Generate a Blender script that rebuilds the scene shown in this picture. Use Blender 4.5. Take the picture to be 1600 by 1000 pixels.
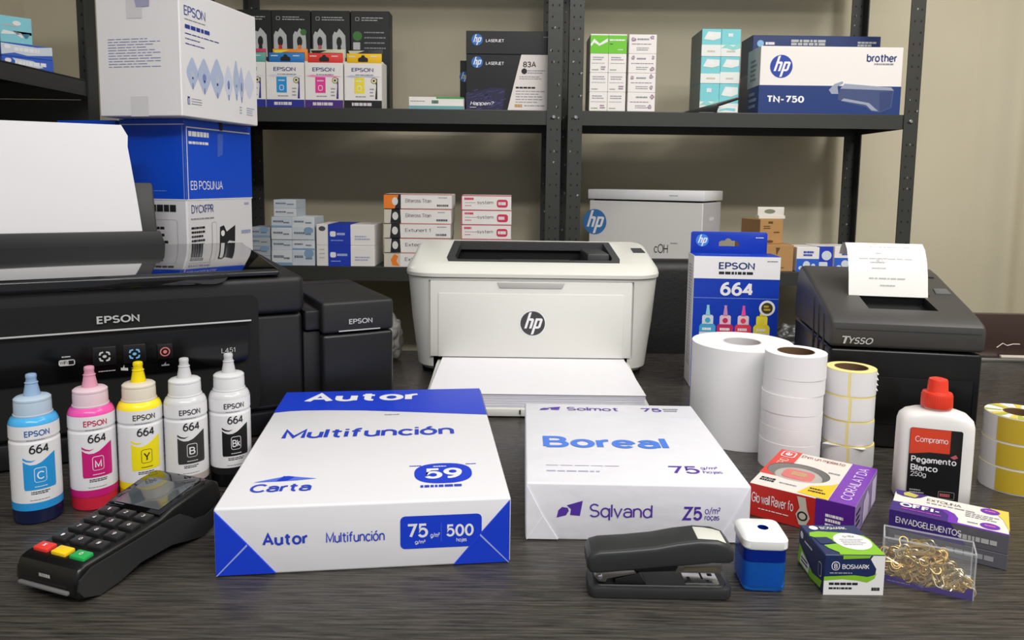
import bpy, bmesh, math, random
from mathutils import Vector, Matrix, noise
PI = math.pi
R = math.radians
S = bpy.context.scene
COL = S.collection
for o in list(bpy.data.objects):
    bpy.data.objects.remove(o)
random.seed(7)

# ------------------------------------------------------------------ camera
cd = bpy.data.cameras.new('camera')
cam = bpy.data.objects.new('camera', cd)
COL.objects.link(cam)
cam.location = (0, 0, 0.312)
cam.rotation_euler = (Matrix.Rotation(R(90) - 0.1089, 4, 'X') @ Matrix.Rotation(0.0125, 4, 'Z')).to_euler()
cd.sensor_fit = 'HORIZONTAL'
cd.sensor_width = 36
cd.lens = 36 * 1171 / 1600
cd.shift_y = -90 / 1600
cd.clip_start = 0.02
cd.clip_end = 30
S.camera = cam

# ------------------------------------------------------------------ light, world, exposure
S.view_settings.view_transform = 'Standard'
S.view_settings.look = 'None'
S.view_settings.gamma = 1
S.view_settings.use_curve_mapping = False
S.view_settings.exposure = 0.02
W = bpy.data.worlds.new('room light')
S.world = W
W.use_nodes = True
W.node_tree.nodes['Background'].inputs[0].default_value = (0.93, 0.96, 1.0, 1)
W.node_tree.nodes['Background'].inputs[1].default_value = 0.42


def lamp(name, loc, sx, sy, power, color=(1, 0.97, 0.92), aim=None):
    d = bpy.data.lights.new(name, 'AREA')
    d.shape = 'RECTANGLE'
    d.size, d.size_y = sx, sy
    d.energy = power
    d.color = color
    o = bpy.data.objects.new(name, d)
    COL.objects.link(o)
    o.location = loc
    if aim:
        o.rotation_euler = (Vector(aim) - Vector(loc)).to_track_quat('-Z', 'Y').to_euler()
    return o


lamp('ceiling lamp over customers', (0.55, -1.0, 1.88), 2.6, 0.3, 65)
lamp('added shelf fill', (0.6, 0.9, 1.9), 2.0, 0.3, 6)  # extra fill added to lift the shelves and back wall
lamp('added narrow shelf fill', (0.9, -0.3, 1.9), 1.6, 0.25, 2.9, aim=(0.55, 2.0, 0.42)).data.spread = R(62)  # added tilted fill, narrow so it brightens the shelves but not the counter
lamp('added fill from the right', (1.35, 0.35, 1.9), 0.3, 1.4, 22)  # added fill for faces turned right; no entrance is known here


# ------------------------------------------------------------------ materials
def lin(c):
    return tuple((x / 255 / 12.92) if x / 255 <= 0.04045 else ((x / 255 + 0.055) / 1.055) ** 2.4 for x in c)


MATS = {}


def mat(name, rgb, rough=0.5, metal=0.0, spec=0.5, trans=0.0, alpha=1.0, ior=1.45, coat=0.0, bump=0.0, bscale=400, bd=0.001):
    if name in MATS:
        return MATS[name]
    m = bpy.data.materials.new(name)
    m.use_nodes = True
    nt = m.node_tree
    b = nt.nodes['Principled BSDF']
    b.inputs['Base Color'].default_value = (*lin(rgb), 1)
    b.inputs['Roughness'].default_value = rough
    b.inputs['Metallic'].default_value = metal
    b.inputs['Specular IOR Level'].default_value = spec
    b.inputs['Transmission Weight'].default_value = trans
    b.inputs['Alpha'].default_value = alpha
    b.inputs['IOR'].default_value = ior
    b.inputs['Coat Weight'].default_value = coat
    if bump:
        tc = nt.nodes.new('ShaderNodeTexCoord')
        n = nt.nodes.new('ShaderNodeTexNoise')
        n.inputs['Scale'].default_value = bscale
        n.inputs['Detail'].default_value = 3
        bp = nt.nodes.new('ShaderNodeBump')
        bp.inputs['Strength'].default_value = bump
        bp.inputs['Distance'].default_value = bd
        nt.links.new(tc.outputs['Object'], n.inputs['Vector'])
        nt.links.new(n.outputs['Fac'], bp.inputs['Height'])
        nt.links.new(bp.outputs['Normal'], b.inputs['Normal'])
    MATS[name] = m
    return m


def P(hexname, rgb, rough=0.55, **k):
    """printed ink or card of one colour"""
    return mat(hexname, rgb, rough, **k)


WHITE = P('white card', (234, 233, 236), 0.5)
GREYW = P('grey white card', (214, 212, 214), 0.55)
BLUE = P('royal blue print', (20, 62, 190), 0.4)
NAVY = P('navy print', (28, 48, 112), 0.4)
DKBLUE = P('deep blue ink', (32, 48, 130), 0.5)
BLACK = P('black print', (22, 22, 25), 0.45)
INK = P('dark text ink', (30, 30, 36), 0.6)
GREYI = P('grey text ink', (138, 138, 150), 0.6)
CYAN = P('cyan print', (36, 146, 214), 0.45)
MAG = P('magenta print', (196, 26, 116), 0.45)
PINK = P('pink print', (226, 60, 150), 0.45)
YEL = P('yellow print', (240, 222, 20), 0.45)
REDP = P('red print', (206, 38, 34), 0.4)
ORANGE = P('orange print', (238, 128, 40), 0.5)
TEAL = P('teal print', (120, 200, 208), 0.5)
GREEN = P('green print', (108, 196, 40), 0.5)
PURP = P('purple print', (112, 46, 176), 0.4)
DPURP = P('dark purple print', (60, 38, 120), 0.4)
BROWN = P('brown cardboard', (176, 134, 84), 0.7)
PLBLK = mat('black textured plastic', (27, 27, 28), 0.45, bump=0.15, bscale=1500)
PLSAT = mat('satin black plastic', (22, 22, 25), 0.34)
PLGLOSS = mat('glossy black plastic', (10, 10, 12), 0.06, coat=0.4)
VOID = mat('dark cavity plastic', (6, 6, 7), 0.7)
CHROME = mat('chrome metal', (205, 205, 208), 0.22, metal=1.0)
SILVER = mat('silver print', (205, 205, 205), 0.35, metal=0.4)


# ------------------------------------------------------------------ mesh building
class Fr:
    """a flat frame: fractions (u, v) of a w x h face, raised by off"""
    bend = None

    def __init__(s, o, U, V, w, h):
        s.o, s.U, s.V, s.w, s.h = Vector(o), Vector(U).normalized(), Vector(V).normalized(), w, h
        s.N = s.U.cross(s.V)

    def p(s, u, v, off=0.0):
        return s.o + s.U * (u * s.w) + s.V * (v * s.h) + s.N * off


class Cyl:
    """a frame wrapped on an upright round surface, u across the angle a0..a1 from the front (-y)"""

    def __init__(s, r, a0, a1, z0, z1, c=(0, 0)):
        s.r = r if callable(r) else (lambda z: r)
        s.a0, s.a1, s.z0, s.z1, s.c = a0, a1, z0, z1, c
        s.h = z1 - z0
        s.w = s.r((z0 + z1) / 2) * (a1 - a0)
        s.bend = R(5) / (a1 - a0)

    def p(s, u, v, off=0.0):
        a = s.a0 + (s.a1 - s.a0) * u
        z = s.z0 + s.h * v
        r = s.r(z) + off
        return Vector((s.c[0] + r * math.sin(a), s.c[1] - r * math.cos(a), z))


# a plain stroke alphabet: strokes split by |, points x,y and elliptic arcs @cx,cy,rx,ry,from,to
GL = dict(l.split(None, 1) for l in '''A 0,0 .36,1 .72,0|.13,.34 .59,.34
B 0,0 0,1 .32,1 @.32,.76,.24,.24,90,-90|0,.52 .36,.52 @.36,.26,.26,.26,90,-90 0,0
C @.42,.5,.42,.5,42,318
D 0,0 0,1 .26,1 @.26,.5,.44,.5,90,-90 0,0
E .5,0 0,0 0,1 .5,1|0,.52 .46,.52
F 0,0 0,1 .5,1|0,.5 .44,.5
G @.42,.5,.42,.5,45,342 .82,.47 .46,.47
H 0,0 0,1|.62,0 .62,1|0,.52 .62,.52
I 0,0 0,1
J 0,.2 @.2,.22,.2,.22,190,360 .4,1
K 0,0 0,1|.56,1 0,.38|.2,.58 .6,0
L 0,1 0,0 .48,0
M 0,0 0,1 .39,.12 .78,1 .78,0
N 0,0 0,1 .64,0 .64,1
O @.44,.5,.44,.5,0,360
P 0,0 0,1 .3,1 @.3,.73,.27,.27,90,-90|0,.46 .3,.46
R 0,0 0,1 .3,1 @.3,.74,.26,.26,90,-90|0,.48 .3,.48 .6,0
S @.29,.745,.27,.255,28,270 @.29,.25,.3,.25,90,-152
T 0,1 .66,1|.33,1 .33,0
U 0,1 0,.3 @.31,.3,.31,.3,180,360 .62,1
V 0,1 .36,0 .72,1
W 0,1 .24,0 .5,.9 .76,0 1,1
X 0,0 .62,1|0,1 .62,0
Y 0,1 .34,.46 .68,1|.34,.46 .34,0
Z 0,1 .6,1 0,0 .6,0
0 @.29,.5,.29,.5,0,360
1 0,.76 .24,1 .24,0
2 @.28,.72,.28,.28,172,-38 0,0 .58,0
3 @.27,.755,.25,.245,160,-90 @.27,.255,.29,.255,90,-160
4 .44,1 0,.28 .62,.28|.44,0 .44,1
5 .52,1 .1,1 .05,.5 @.27,.33,.29,.33,132,-152
6 @.29,.31,.29,.31,180,540|0,.31 @.45,.31,.45,.69,180,80
7 0,1 .56,1 .2,0
8 @.29,.75,.25,.25,-90,270|@.29,.25,.29,.25,90,450
9 @.29,.69,.29,.31,0,360|.58,.69 @.13,.69,.45,.69,0,-100
a .02,.55 @.27,.46,.25,.24,150,0 .52,0|.52,.41 .24,.41 @.24,.205,.23,.205,90,270 @.26,.24,.26,.24,270,350
b 0,0 0,1|@.28,.35,.28,.35,0,360
c @.28,.35,.28,.35,42,318
d .56,0 .56,1|@.28,.35,.28,.35,0,360
e 0,.36 .56,.36|@.28,.35,.28,.35,2,316
f .1,0 .1,.8 @.3,.8,.2,.2,180,80|-.06,.7 .3,.7
g .56,.7 .56,0 @.28,-.02,.28,.24,0,-150|@.28,.35,.28,.35,0,360
h 0,0 0,1|0,.4 @.25,.42,.25,.28,180,0 .5,0
i 0,0 0,.7|0,.88 0,1
j .1,.7 .1,-.1 @-.08,-.1,.18,.18,0,-90|.1,.88 .1,1
k 0,0 0,1|.42,.7 0,.26|.14,.4 .46,0
l 0,0 0,1
m 0,0 0,.7|0,.45 @.2,.46,.2,.24,180,0 .4,0|.4,.45 @.6,.46,.2,.24,180,0 .8,0
n 0,0 0,.7|0,.42 @.25,.42,.25,.28,180,0 .5,0
o @.29,.35,.29,.35,0,360
p 0,.7 0,-.28|@.28,.35,.28,.35,0,360
q .56,.7 .56,-.28|@.28,.35,.28,.35,0,360
r 0,0 0,.7|0,.38 @.28,.38,.28,.32,180,85
s @.22,.53,.2,.17,28,270 @.22,.18,.22,.18,90,-152
t .12,.95 .12,.2 @.3,.2,.18,.2,180,275|-.06,.7 .34,.7
u 0,.7 0,.28 @.25,.28,.25,.28,180,360 .5,.7|.5,.5 .5,0
v 0,.7 .26,0 .52,.7
w 0,.7 .18,0 .38,.62 .58,0 .76,.7
x 0,0 .46,.7|0,.7 .46,0
y 0,.7 .27,.03|.54,.7 .18,-.27
z 0,.7 .46,.7 0,0 .46,0
ó @.29,.35,.29,.35,0,360|.24,.84 .42,1.04
ç @.28,.35,.28,.35,42,318|.28,0 .3,-.12 .2,-.22
² @.14,.86,.14,.14,170,-38 0,.52 .28,.52
/ 0,-.1 .4,1.05
- 0,.4 .34,.4
? @.26,.74,.26,.26,170,-60 .26,.3|.26,.1 .26,0
: 0,0 0,.12|0,.55 0,.67
* .2,.5 .2,.9|0,.6 .4,.8|0,.8 .4,.6
# .1,0 .2,1|.4,0 .5,1|0,.65 .6,.65|0,.35 .6,.35'''.split('\n'))
TXT = {}


def stroke(p, t):
    """quads of a ribbon of width t along p"""
    n = len(p)
    ring = n > 3 and math.hypot(p[0][0] - p[-1][0], p[0][1] - p[-1][1]) < 1e-4
    L, Rr = [], []
    for i in range(n):
        a = p[i - 1] if i else (p[-2] if ring else None)
        b = p[i + 1] if i < n - 1 else (p[1] if ring else None)
        ds = []
        for s, e in ((a, p[i]), (p[i], b)):
            if s and e:
                d = math.hypot(e[0] - s[0], e[1] - s[1]) or 1e-9
                ds.append((-(e[1] - s[1]) / d, (e[0] - s[0]) / d))
        nx, ny = sum(d[0] for d in ds), sum(d[1] for d in ds)
        q = math.hypot(nx, ny) or 1e-9
        nx, ny = nx / q, ny / q
        k = t / 2 / max(0.45, nx * ds[0][0] + ny * ds[0][1])
        L.append((p[i][0] + nx * k, p[i][1] + ny * k))
        Rr.append((p[i][0] - nx * k, p[i][1] - ny * k))
    return L, Rr


def glyphs(s, bold):
    key = (s, bold)
    if key in TXT:
        return TXT[key]
    t = 0.112 + bold * 2.4
    v, f, x = [], [], 0.0
    for ch in s:
        if ch == ' ':
            x += 0.34
            continue
        strokes = []
        for st in GL[ch].split('|'):
            pts = []
            for tok in st.split():
                q = [float(a) for a in tok.lstrip('@').split(',')]
                if tok[0] == '@':
                    m = max(4, int(abs(q[5] - q[4]) / 15))
                    new = [(q[0] + q[2] * math.cos(R(q[4] + (q[5] - q[4]) * i / m)), q[1] + q[3] * math.sin(R(q[4] + (q[5] - q[4]) * i / m))) for i in range(m + 1)]
                else:
                    new = [(q[0], q[1])]
                for a in new:
                    if not pts or math.hypot(a[0] - pts[-1][0], a[1] - pts[-1][1]) > 1e-4:
                        pts.append(a)
            strokes.append(pts)
        lo = min(a[0] for p in strokes for a in p)
        hi = max(a[0] for p in strokes for a in p)
        for p in strokes:
            Lp, Rp = stroke([(a - lo + x, b) for a, b in p], t)
            n = len(Lp)
            f.append((len(v), [(i, n + i, n + i + 1, i + 1) for i in range(n - 1)]))
            v += Lp + Rp
        x += hi - lo + t + (0.05 if ch not in 'rT' else -0.02)
    x0, x1 = min(a[0] for a in v), max(a[0] for a in v)
    y0, y1 = min(a[1] for a in v), max(a[1] for a in v)
    TXT[key] = ([((a[0] - x0) / (x1 - x0), (a[1] - y0) / (y1 - y0)) for a in v], f)
    return TXT[key]


def ell(cu, cv, ru, rv, n=28):
    return [(cu + ru * math.cos(2 * PI * i / n), cv + rv * math.sin(2 * PI * i / n)) for i in range(n)]


class MB:
    def __init__(s):
        s.v, s.f, s.m, s.mats = [], [], [], []

    def mi(s, m):
        if m not in s.mats:
            s.mats.append(m)
        return s.mats.index(m)

    def raw(s, verts, faces, m):
        k = len(s.v)
        s.v += [Vector(a) for a in verts]
        s.f += [tuple(i + k for i in f) for f in faces]
        s.m += [s.mi(m)] * len(faces)
        return s

    def bm(s, bm, m, fm=None, mtx=None):
        bm.verts.index_update()
        k = len(s.v)
        s.v += [(mtx @ a.co) if mtx else a.co.copy() for a in bm.verts]
        bm.normal_update()
        for f in bm.faces:
            s.f.append(tuple(a.index + k for a in f.verts))
            mm = m
            if fm:
                n = f.normal
                ax = max(range(3), key=lambda i: abs(n[i]))
                key = ('left', 'right', 'front', 'back', 'bottom', 'top')[ax * 2 + (1 if n[ax] > 0 else 0)]
                mm = fm.get(key, m)
            s.m.append(s.mi(mm))
        bm.free()
        return s

    def box(s, x0, y0, z0, x1, y1, z1, m, bev=0.0, seg=2, fm=None, mtx=None):
        b = bmesh.new()
        vs = [b.verts.new(p) for p in ((x0, y0, z0), (x1, y0, z0), (x1, y1, z0), (x0, y1, z0), (x0, y0, z1), (x1, y0, z1), (x1, y1, z1), (x0, y1, z1))]
        for q in ((0, 3, 2, 1), (4, 5, 6, 7), (0, 1, 5, 4), (1, 2, 6, 5), (2, 3, 7, 6), (3, 0, 4, 7)):
            b.faces.new([vs[i] for i in q])
        if bev:
            bmesh.ops.bevel(b, geom=b.edges[:], offset=bev, segments=seg, affect='EDGES', profile=0.5)
        return s.bm(b, m, fm, mtx)

    def prism(s, pts, o, U, V, d, m, bev=0.0, seg=2, fm=None, angle=20):
        """outline pts (metres, in U,V at o) extruded by d along -N (into the surface when d>0)"""
        b = bmesh.new()
        o, U, V = Vector(o), Vector(U), Vector(V)
        N = U.cross(V)
        a = [b.verts.new(o + U * x + V * y) for x, y in pts]
        c = [b.verts.new(o + U * x + V * y - N * d) for x, y in pts]
        b.faces.new(a)
        b.faces.new(c[::-1])
        n = len(pts)
        for i in range(n):
            j = (i + 1) % n
            b.faces.new((a[j], a[i], c[i], c[j]))
        bmesh.ops.recalc_face_normals(b, faces=b.faces[:])
        if bev:
            es = [e for e in b.edges if e.calc_face_angle(0) > R(angle)]
            bmesh.ops.bevel(b, geom=es, offset=bev, segments=seg, affect='EDGES', profile=0.5, clamp_overlap=True)
        return s.bm(b, m, fm)

    def lathe(s, prof, m, n=40, c=(0, 0), cap0=True, cap1=True, mats=None):
        k = len(s.v)
        for r, z in prof:
            for i in range(n):
                a = 2 * PI * i / n
                s.v.append(Vector((c[0] + r * math.cos(a), c[1] + r * math.sin(a), z)))
        for j in range(len(prof) - 1):
            mm = s.mi(mats[j] if mats else m)
            for i in range(n):
                i2 = (i + 1) % n
                s.f.append((k + j * n + i, k + j * n + i2, k + (j + 1) * n + i2, k + (j + 1) * n + i))
                s.m.append(mm)
        if cap0:
            s.f.append(tuple(k + i for i in range(n))[::-1])
            s.m.append(s.mi(mats[0] if mats else m))
        if cap1:
            s.f.append(tuple(k + (len(prof) - 1) * n + i for i in range(n)))
            s.m.append(s.mi(mats[-1] if mats else m))
        return s

    def loft(s, secs, m, n=40, cap0=True, cap1=True):
        """secs: (z, half width, half depth, exponent, cx, cy)"""
        k = len(s.v)
        for z, hw, hd, e, cx, cy in secs:
            for i in range(n):
                a = 2 * PI * i / n
                ca, sa = math.cos(a), math.sin(a)
                s.v.append(Vector((cx + hw * math.copysign(abs(ca) ** (2 / e), ca), cy + hd * math.copysign(abs(sa) ** (2 / e), sa), z)))
        for j in range(len(secs) - 1):
            for i in range(n):
                i2 = (i + 1) % n
                s.f.append((k + j * n + i, k + j * n + i2, k + (j + 1) * n + i2, k + (j + 1) * n + i))
                s.m.append(s.mi(m))
        if cap0:
            s.f.append(tuple(k + i for i in range(n))[::-1])
            s.m.append(s.mi(m))
        if cap1:
            s.f.append(tuple(k + (len(secs) - 1) * n + i for i in range(n)))
            s.m.append(s.mi(m))
        return s

    def tube(s, pts, r, m, n=6, closed=False):
        pts = [Vector(p) for p in pts]
        k = len(s.v)
        L = len(pts)
        for i, p in enumerate(pts):
            t = (pts[min(i + 1, L - 1)] - pts[max(i - 1, 0)]).normalized()
            a = t.cross(Vector((0, 0, 1)))
            if a.length < 0.05:
                a = t.cross(Vector((1, 0, 0)))
            a.normalize()
            b = t.cross(a)
            for j in range(n):
                q = 2 * PI * j / n
                s.v.append(p + a * (r * math.cos(q)) + b * (r * math.sin(q)))
        for i in range(L - 1):
            for j in range(n):
                j2 = (j + 1) % n
                s.f.append((k + i * n + j, k + i * n + j2, k + (i + 1) * n + j2, k + (i + 1) * n + j))
                s.m.append(s.mi(m))
        s.f.append(tuple(k + j for j in range(n))[::-1])
        s.f.append(tuple(k + (L - 1) * n + j for j in range(n)))
        s.m += [s.mi(m)] * 2
        return s

    # ---- print on a face
    def flat(s, fr, pts, faces, m, off):
        if fr.bend:
            b = bmesh.new()
            vs = [b.verts.new((x, y, 0)) for x, y in pts]
            for f in faces:
                try:
                    b.faces.new([vs[i] for i in f])
                except ValueError:
                    pass
            x0, x1 = min(p[0] for p in pts), max(p[0] for p in pts)
            i = math.floor(x0 / fr.bend) + 1
            while i * fr.bend < x1:
                bmesh.ops.bisect_plane(b, geom=b.verts[:] + b.edges[:] + b.faces[:], plane_co=(i * fr.bend, 0, 0), plane_no=(1, 0, 0), dist=1e-7)
                i += 1
            b.verts.index_update()
            pts = [(v.co.x, v.co.y) for v in b.verts]
            faces = [tuple(v.index for v in f.verts) for f in b.faces]
            b.free()
        return s.raw([fr.p(x, y, off) for x, y in pts], faces, m)

    def poly(s, fr, pts, m, off=0.0003):
        ar = sum(pts[i][0] * pts[(i + 1) % len(pts)][1] - pts[(i + 1) % len(pts)][0] * pts[i][1] for i in range(len(pts)))
        if ar < 0:
            pts = pts[::-1]
        return s.flat(fr, pts, [tuple(range(len(pts)))], m, off)

    def rect(s, fr, u0, v0, u1, v1, m, off=0.0003):
        return s.poly(fr, [(u0, v0), (u1, v0), (u1, v1), (u0, v1)], m, off)

    def rrect(s, fr, u0, v0, u1, v1, r, m, off=0.0003):
        ru, rv = r / fr.w, r / fr.h
        pts = []
        for cx, cy, a0 in ((u1 - ru, v1 - rv, 0), (u0 + ru, v1 - rv, 90), (u0 + ru, v0 + rv, 180), (u1 - ru, v0 + rv, 270)):
            for i in range(5):
                a = R(a0 + i * 22.5)
                pts.append((cx + ru * math.cos(a), cy + rv * math.sin(a)))
        return s.poly(fr, pts, m, off)

    def ring(s, fr, u0, v0, u1, v1, r, t, m, m2, off=0.0003):
        s.rrect(fr, u0, v0, u1, v1, r, m, off)
        tu, tv = t / fr.w, t / fr.h
        return s.rrect(fr, u0 + tu, v0 + tv, u1 - tu, v1 - tv, max(r - t, 1e-5), m2, off + 0.0001)

    def disc(s, fr, cu, cv, r, m, off=0.0003, n=32):
        return s.poly(fr, ell(cu, cv, r / fr.w, r / fr.h, n), m, off)

    def text(s, fr, t, u0, v0, u1, v1, m, bold=0.0, off=0.0005, shear=0.0):
        v, groups = glyphs(t, bold)
        v = [(u0 + (u1 - u0) * x + shear * y, v0 + (v1 - v0) * y) for x, y in v]
        for i, (k, f) in enumerate(groups):
            s.flat(fr, v[k:(groups[i + 1][0] if i + 1 < len(groups) else len(v))], f, m, off + 0.00004 * (i % 3))
        return s

    def lines(s, fr, u0, v0, u1, v1, n, m, off=0.0004, seed=1, fill=0.5):
        """rows of small printing too small to read"""
        rnd = random.Random(seed)
        dv = (v1 - v0) / n
        for i in range(n):
            va = v1 - dv * (i + 1) + dv * (1 - fill) / 2
            u = u0
            end = u0 + (u1 - u0) * rnd.uniform(0.7, 1.0)
            while u < end:
                w = (u1 - u0) * rnd.uniform(0.05, 0.2)
                s.rect(fr, u, va, min(u + w, u1), va + dv * fill, m, off)
                u += w + (u1 - u0) * 0.025
        return s

    def hp(s, fr, cu, cv, r, m, mw, off=0.0003):
        """round badge with two slanted letters"""
        s.disc(fr, cu, cv, r, m, off)
        k = 0.30

        def tr(pts):
            return [(cu + (x + k * y) * r / fr.w, cv + y * r / fr.h) for x, y in pts]
        o2 = off + 0.00025
        s.poly(fr, tr([(-0.56, -0.42), (-0.36, -0.42), (-0.36, 0.93), (-0.56, 0.88)]), mw, o2)
        s.poly(fr, tr([(-0.36, 0.42), (-0.12, 0.42), (0.0, 0.34), (0.03, 0.2), (0.03, -0.42), (-0.17, -0.42), (-0.17, 0.2), (-0.36, 0.24)]), mw, o2)
        s.poly(fr, tr([(0.13, -0.93), (0.33, -0.9), (0.33, 0.42), (0.13, 0.42)]), mw, o2)
        s.poly(fr, tr([(0.33, 0.42), (0.6, 0.42), (0.72, 0.32), (0.72, -0.3), (0.6, -0.42), (0.33, -0.42), (0.33, -0.24), (0.52, -0.24), (0.52, 0.24), (0.33, 0.24)]), mw, o2)
        return s

    def mesh(s, name, sharp=32):
        me = bpy.data.meshes.new(name)
        me.from_pydata([tuple(a) for a in s.v], [], s.f)
        for m in s.mats:
            me.materials.append(m)
        me.polygons.foreach_set('material_index', s.m)
        me.polygons.foreach_set('use_smooth', [True] * len(s.f))
        me.update()
        me.set_sharp_from_angle(angle=R(sharp))
        return me

    def build(s, name, parent=None, sharp=32, loc=None, rz=0.0):
        o = bpy.data.objects.new(name, s.mesh(name, sharp))
        COL.objects.link(o)
        if parent is not None:
            o.parent = parent
        if loc is not None:
            o.location = loc
            o.rotation_euler = (0, 0, rz)
        return o


def tag(o, label, cat, group=None):
    o['label'] = label
    o['category'] = cat
    if group:
        o['group'] = group
    return o


def thing(name, label, cat, loc=(0, 0, 0), rz=0.0, group=None):
    o = bpy.data.objects.new(name, None)
    o.empty_display_size = 0.03
    COL.objects.link(o)
    o.location = loc
    o.rotation_euler = (0, 0, rz)
    return tag(o, label, cat, group)


def structure(name, mb, loc=(0, 0, 0)):
    o = mb.build(name, loc=loc)
    o['kind'] = 'structure'
    return o


def cut(ob, *cutters):
    """take the shapes of cutters (MB) out of ob"""
    for c in cutters:
        t = c.build('cutter')
        t.parent = ob.parent
        md = ob.modifiers.new('b', 'BOOLEAN')
        md.operation = 'DIFFERENCE'
        md.object = t
        md.solver = 'EXACT'
        md.material_mode = 'TRANSFER'
        bpy.context.view_layer.update()
        dg = bpy.context.evaluated_depsgraph_get()
        me = bpy.data.meshes.new_from_object(ob.evaluated_get(dg))
        ob.modifiers.clear()
        ob.data = me
        bpy.data.objects.remove(t)
        me.set_sharp_from_angle(angle=R(32))
    return ob


def faces(w, d, h):
    """frames of a carton whose front centre stands at the origin"""
    return dict(front=Fr((-w / 2, 0, 0), (1, 0, 0), (0, 0, 1), w, h), top=Fr((-w / 2, 0, h), (1, 0, 0), (0, 1, 0), w, d),
                right=Fr((w / 2, 0, 0), (0, 1, 0), (0, 0, 1), d, h), left=Fr((-w / 2, d, 0), (0, -1, 0), (0, 0, 1), d, h))


def carton(w, d, h, m, fm=None, bev=0.0006):
    return MB().box(-w / 2, 0, 0, w / 2, d, h, m, bev, 1, fm), faces(w, d, h)


def copy_tree(o, loc, rz, label=None):
    c = o.copy()
    COL.objects.link(c)
    c.location = loc
    c.rotation_euler = (0, 0, rz)
    if label:
        c['label'] = label
    for ch in list(o.children):
        d = ch.copy()
        COL.objects.link(d)
        d.parent = c
        for g in list(ch.children):
            e = g.copy()
            COL.objects.link(e)
            e.parent = d
    return c


# ------------------------------------------------------------------ node materials of the room
def wall_mat(name, c1, c2):
    m = mat(name, c1, 0.85)
    nt = m.node_tree
    b = nt.nodes['Principled BSDF']
    tc = nt.nodes.new('ShaderNodeTexCoord')
    n = nt.nodes.new('ShaderNodeTexNoise')
    n.inputs['Scale'].default_value = 1.6
    n.inputs['Detail'].default_value = 6
    r = nt.nodes.new('ShaderNodeValToRGB')
    r.color_ramp.elements[0].position = 0.3
    r.color_ramp.elements[1].position = 0.7
    r.color_ramp.elements[0].color = (*lin(c1), 1)
    r.color_ramp.elements[1].color = (*lin(c2), 1)
    n2 = nt.nodes.new('ShaderNodeTexNoise')
    n2.inputs['Scale'].default_value = 180
    bp = nt.nodes.new('ShaderNodeBump')
    bp.inputs['Strength'].default_value = 0.12
    bp.inputs['Distance'].default_value = 0.002
    L = nt.links.new
    L(tc.outputs['Object'], n.inputs['Vector'])
    L(n.outputs['Fac'], r.inputs['Fac'])
    L(r.outputs['Color'], b.inputs['Base Color'])
    L(tc.outputs['Object'], n2.inputs['Vector'])
    L(n2.outputs['Fac'], bp.inputs['Height'])
    L(bp.outputs['Normal'], b.inputs['Normal'])
    return m


def wood_mat():
    m = mat('dark wood laminate', (44, 41, 40), 0.3)
    nt = m.node_tree
    b = nt.nodes['Principled BSDF']
    L = nt.links.new
    tc = nt.nodes.new('ShaderNodeTexCoord')
    mp = nt.nodes.new('ShaderNodeMapping')
    mp.inputs['Scale'].default_value = (7, 130, 130)
    n = nt.nodes.new('ShaderNodeTexNoise')
    n.inputs['Scale'].default_value = 3.2
    n.inputs['Detail'].default_value = 8
    n.inputs['Roughness'].default_value = 0.62
    r = nt.nodes.new('ShaderNodeValToRGB')
    e = r.color_ramp.elements
    e[0].position, e[0].color = 0.33, (*lin((30, 28, 27)), 1)
    e[1].position, e[1].color = 0.72, (*lin((86, 81, 75)), 1)
    bp = nt.nodes.new('ShaderNodeBump')
    bp.inputs['Strength'].default_value = 0.35
    bp.inputs['Distance'].default_value = 0.0009
    rr = nt.nodes.new('ShaderNodeMapRange')
    rr.inputs['To Min'].default_value = 0.17
    rr.inputs['To Max'].default_value = 0.36
    L(tc.outputs['Object'], mp.inputs['Vector'])
    L(mp.outputs['Vector'], n.inputs['Vector'])
    L(n.outputs['Fac'], r.inputs['Fac'])
    L(r.outputs['Color'], b.inputs['Base Color'])
    L(n.outputs['Fac'], bp.inputs['Height'])
    L(bp.outputs['Normal'], b.inputs['Normal'])
    L(n.outputs['Fac'], rr.inputs['Value'])
    L(rr.outputs['Result'], b.inputs['Roughness'])
    return m


WOOD = wood_mat()
WALLM = wall_mat('painted wall', (198, 189, 165), (206, 198, 175))
FLOORM = wall_mat('floor tile', (92, 90, 88), (110, 108, 105))
STEEL = mat('black painted steel', (52, 53, 50), 0.42, bump=0.2, bscale=60)

# ------------------------------------------------------------------ the room
FZ = -0.75
YW = 2.2
structure('floor', MB().box(-2.2, -2.2, FZ - 0.05, 2.4, YW + 0.1, FZ, FLOORM))
structure('wall_back', MB().box(-2.2, YW, FZ, 2.4, YW + 0.1, 2.0, WALLM))
structure('wall_left', MB().box(-1.5, -0.4, FZ, -1.4, YW, 2.0, WALLM))
wr = MB().box(1.62, 0.4, FZ, 1.72, YW, 2.0, WALLM)
structure('wall_right', wr)
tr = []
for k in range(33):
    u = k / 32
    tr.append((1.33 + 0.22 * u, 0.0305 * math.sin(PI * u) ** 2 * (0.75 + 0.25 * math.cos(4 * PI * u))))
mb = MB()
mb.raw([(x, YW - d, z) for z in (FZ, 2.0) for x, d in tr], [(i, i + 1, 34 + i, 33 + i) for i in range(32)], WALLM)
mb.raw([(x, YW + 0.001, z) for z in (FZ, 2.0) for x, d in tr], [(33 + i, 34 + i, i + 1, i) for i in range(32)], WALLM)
structure('shadow_swell_1', mb)  # smooth swell shaped so its shading imitates soft post shadows on the wall

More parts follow.
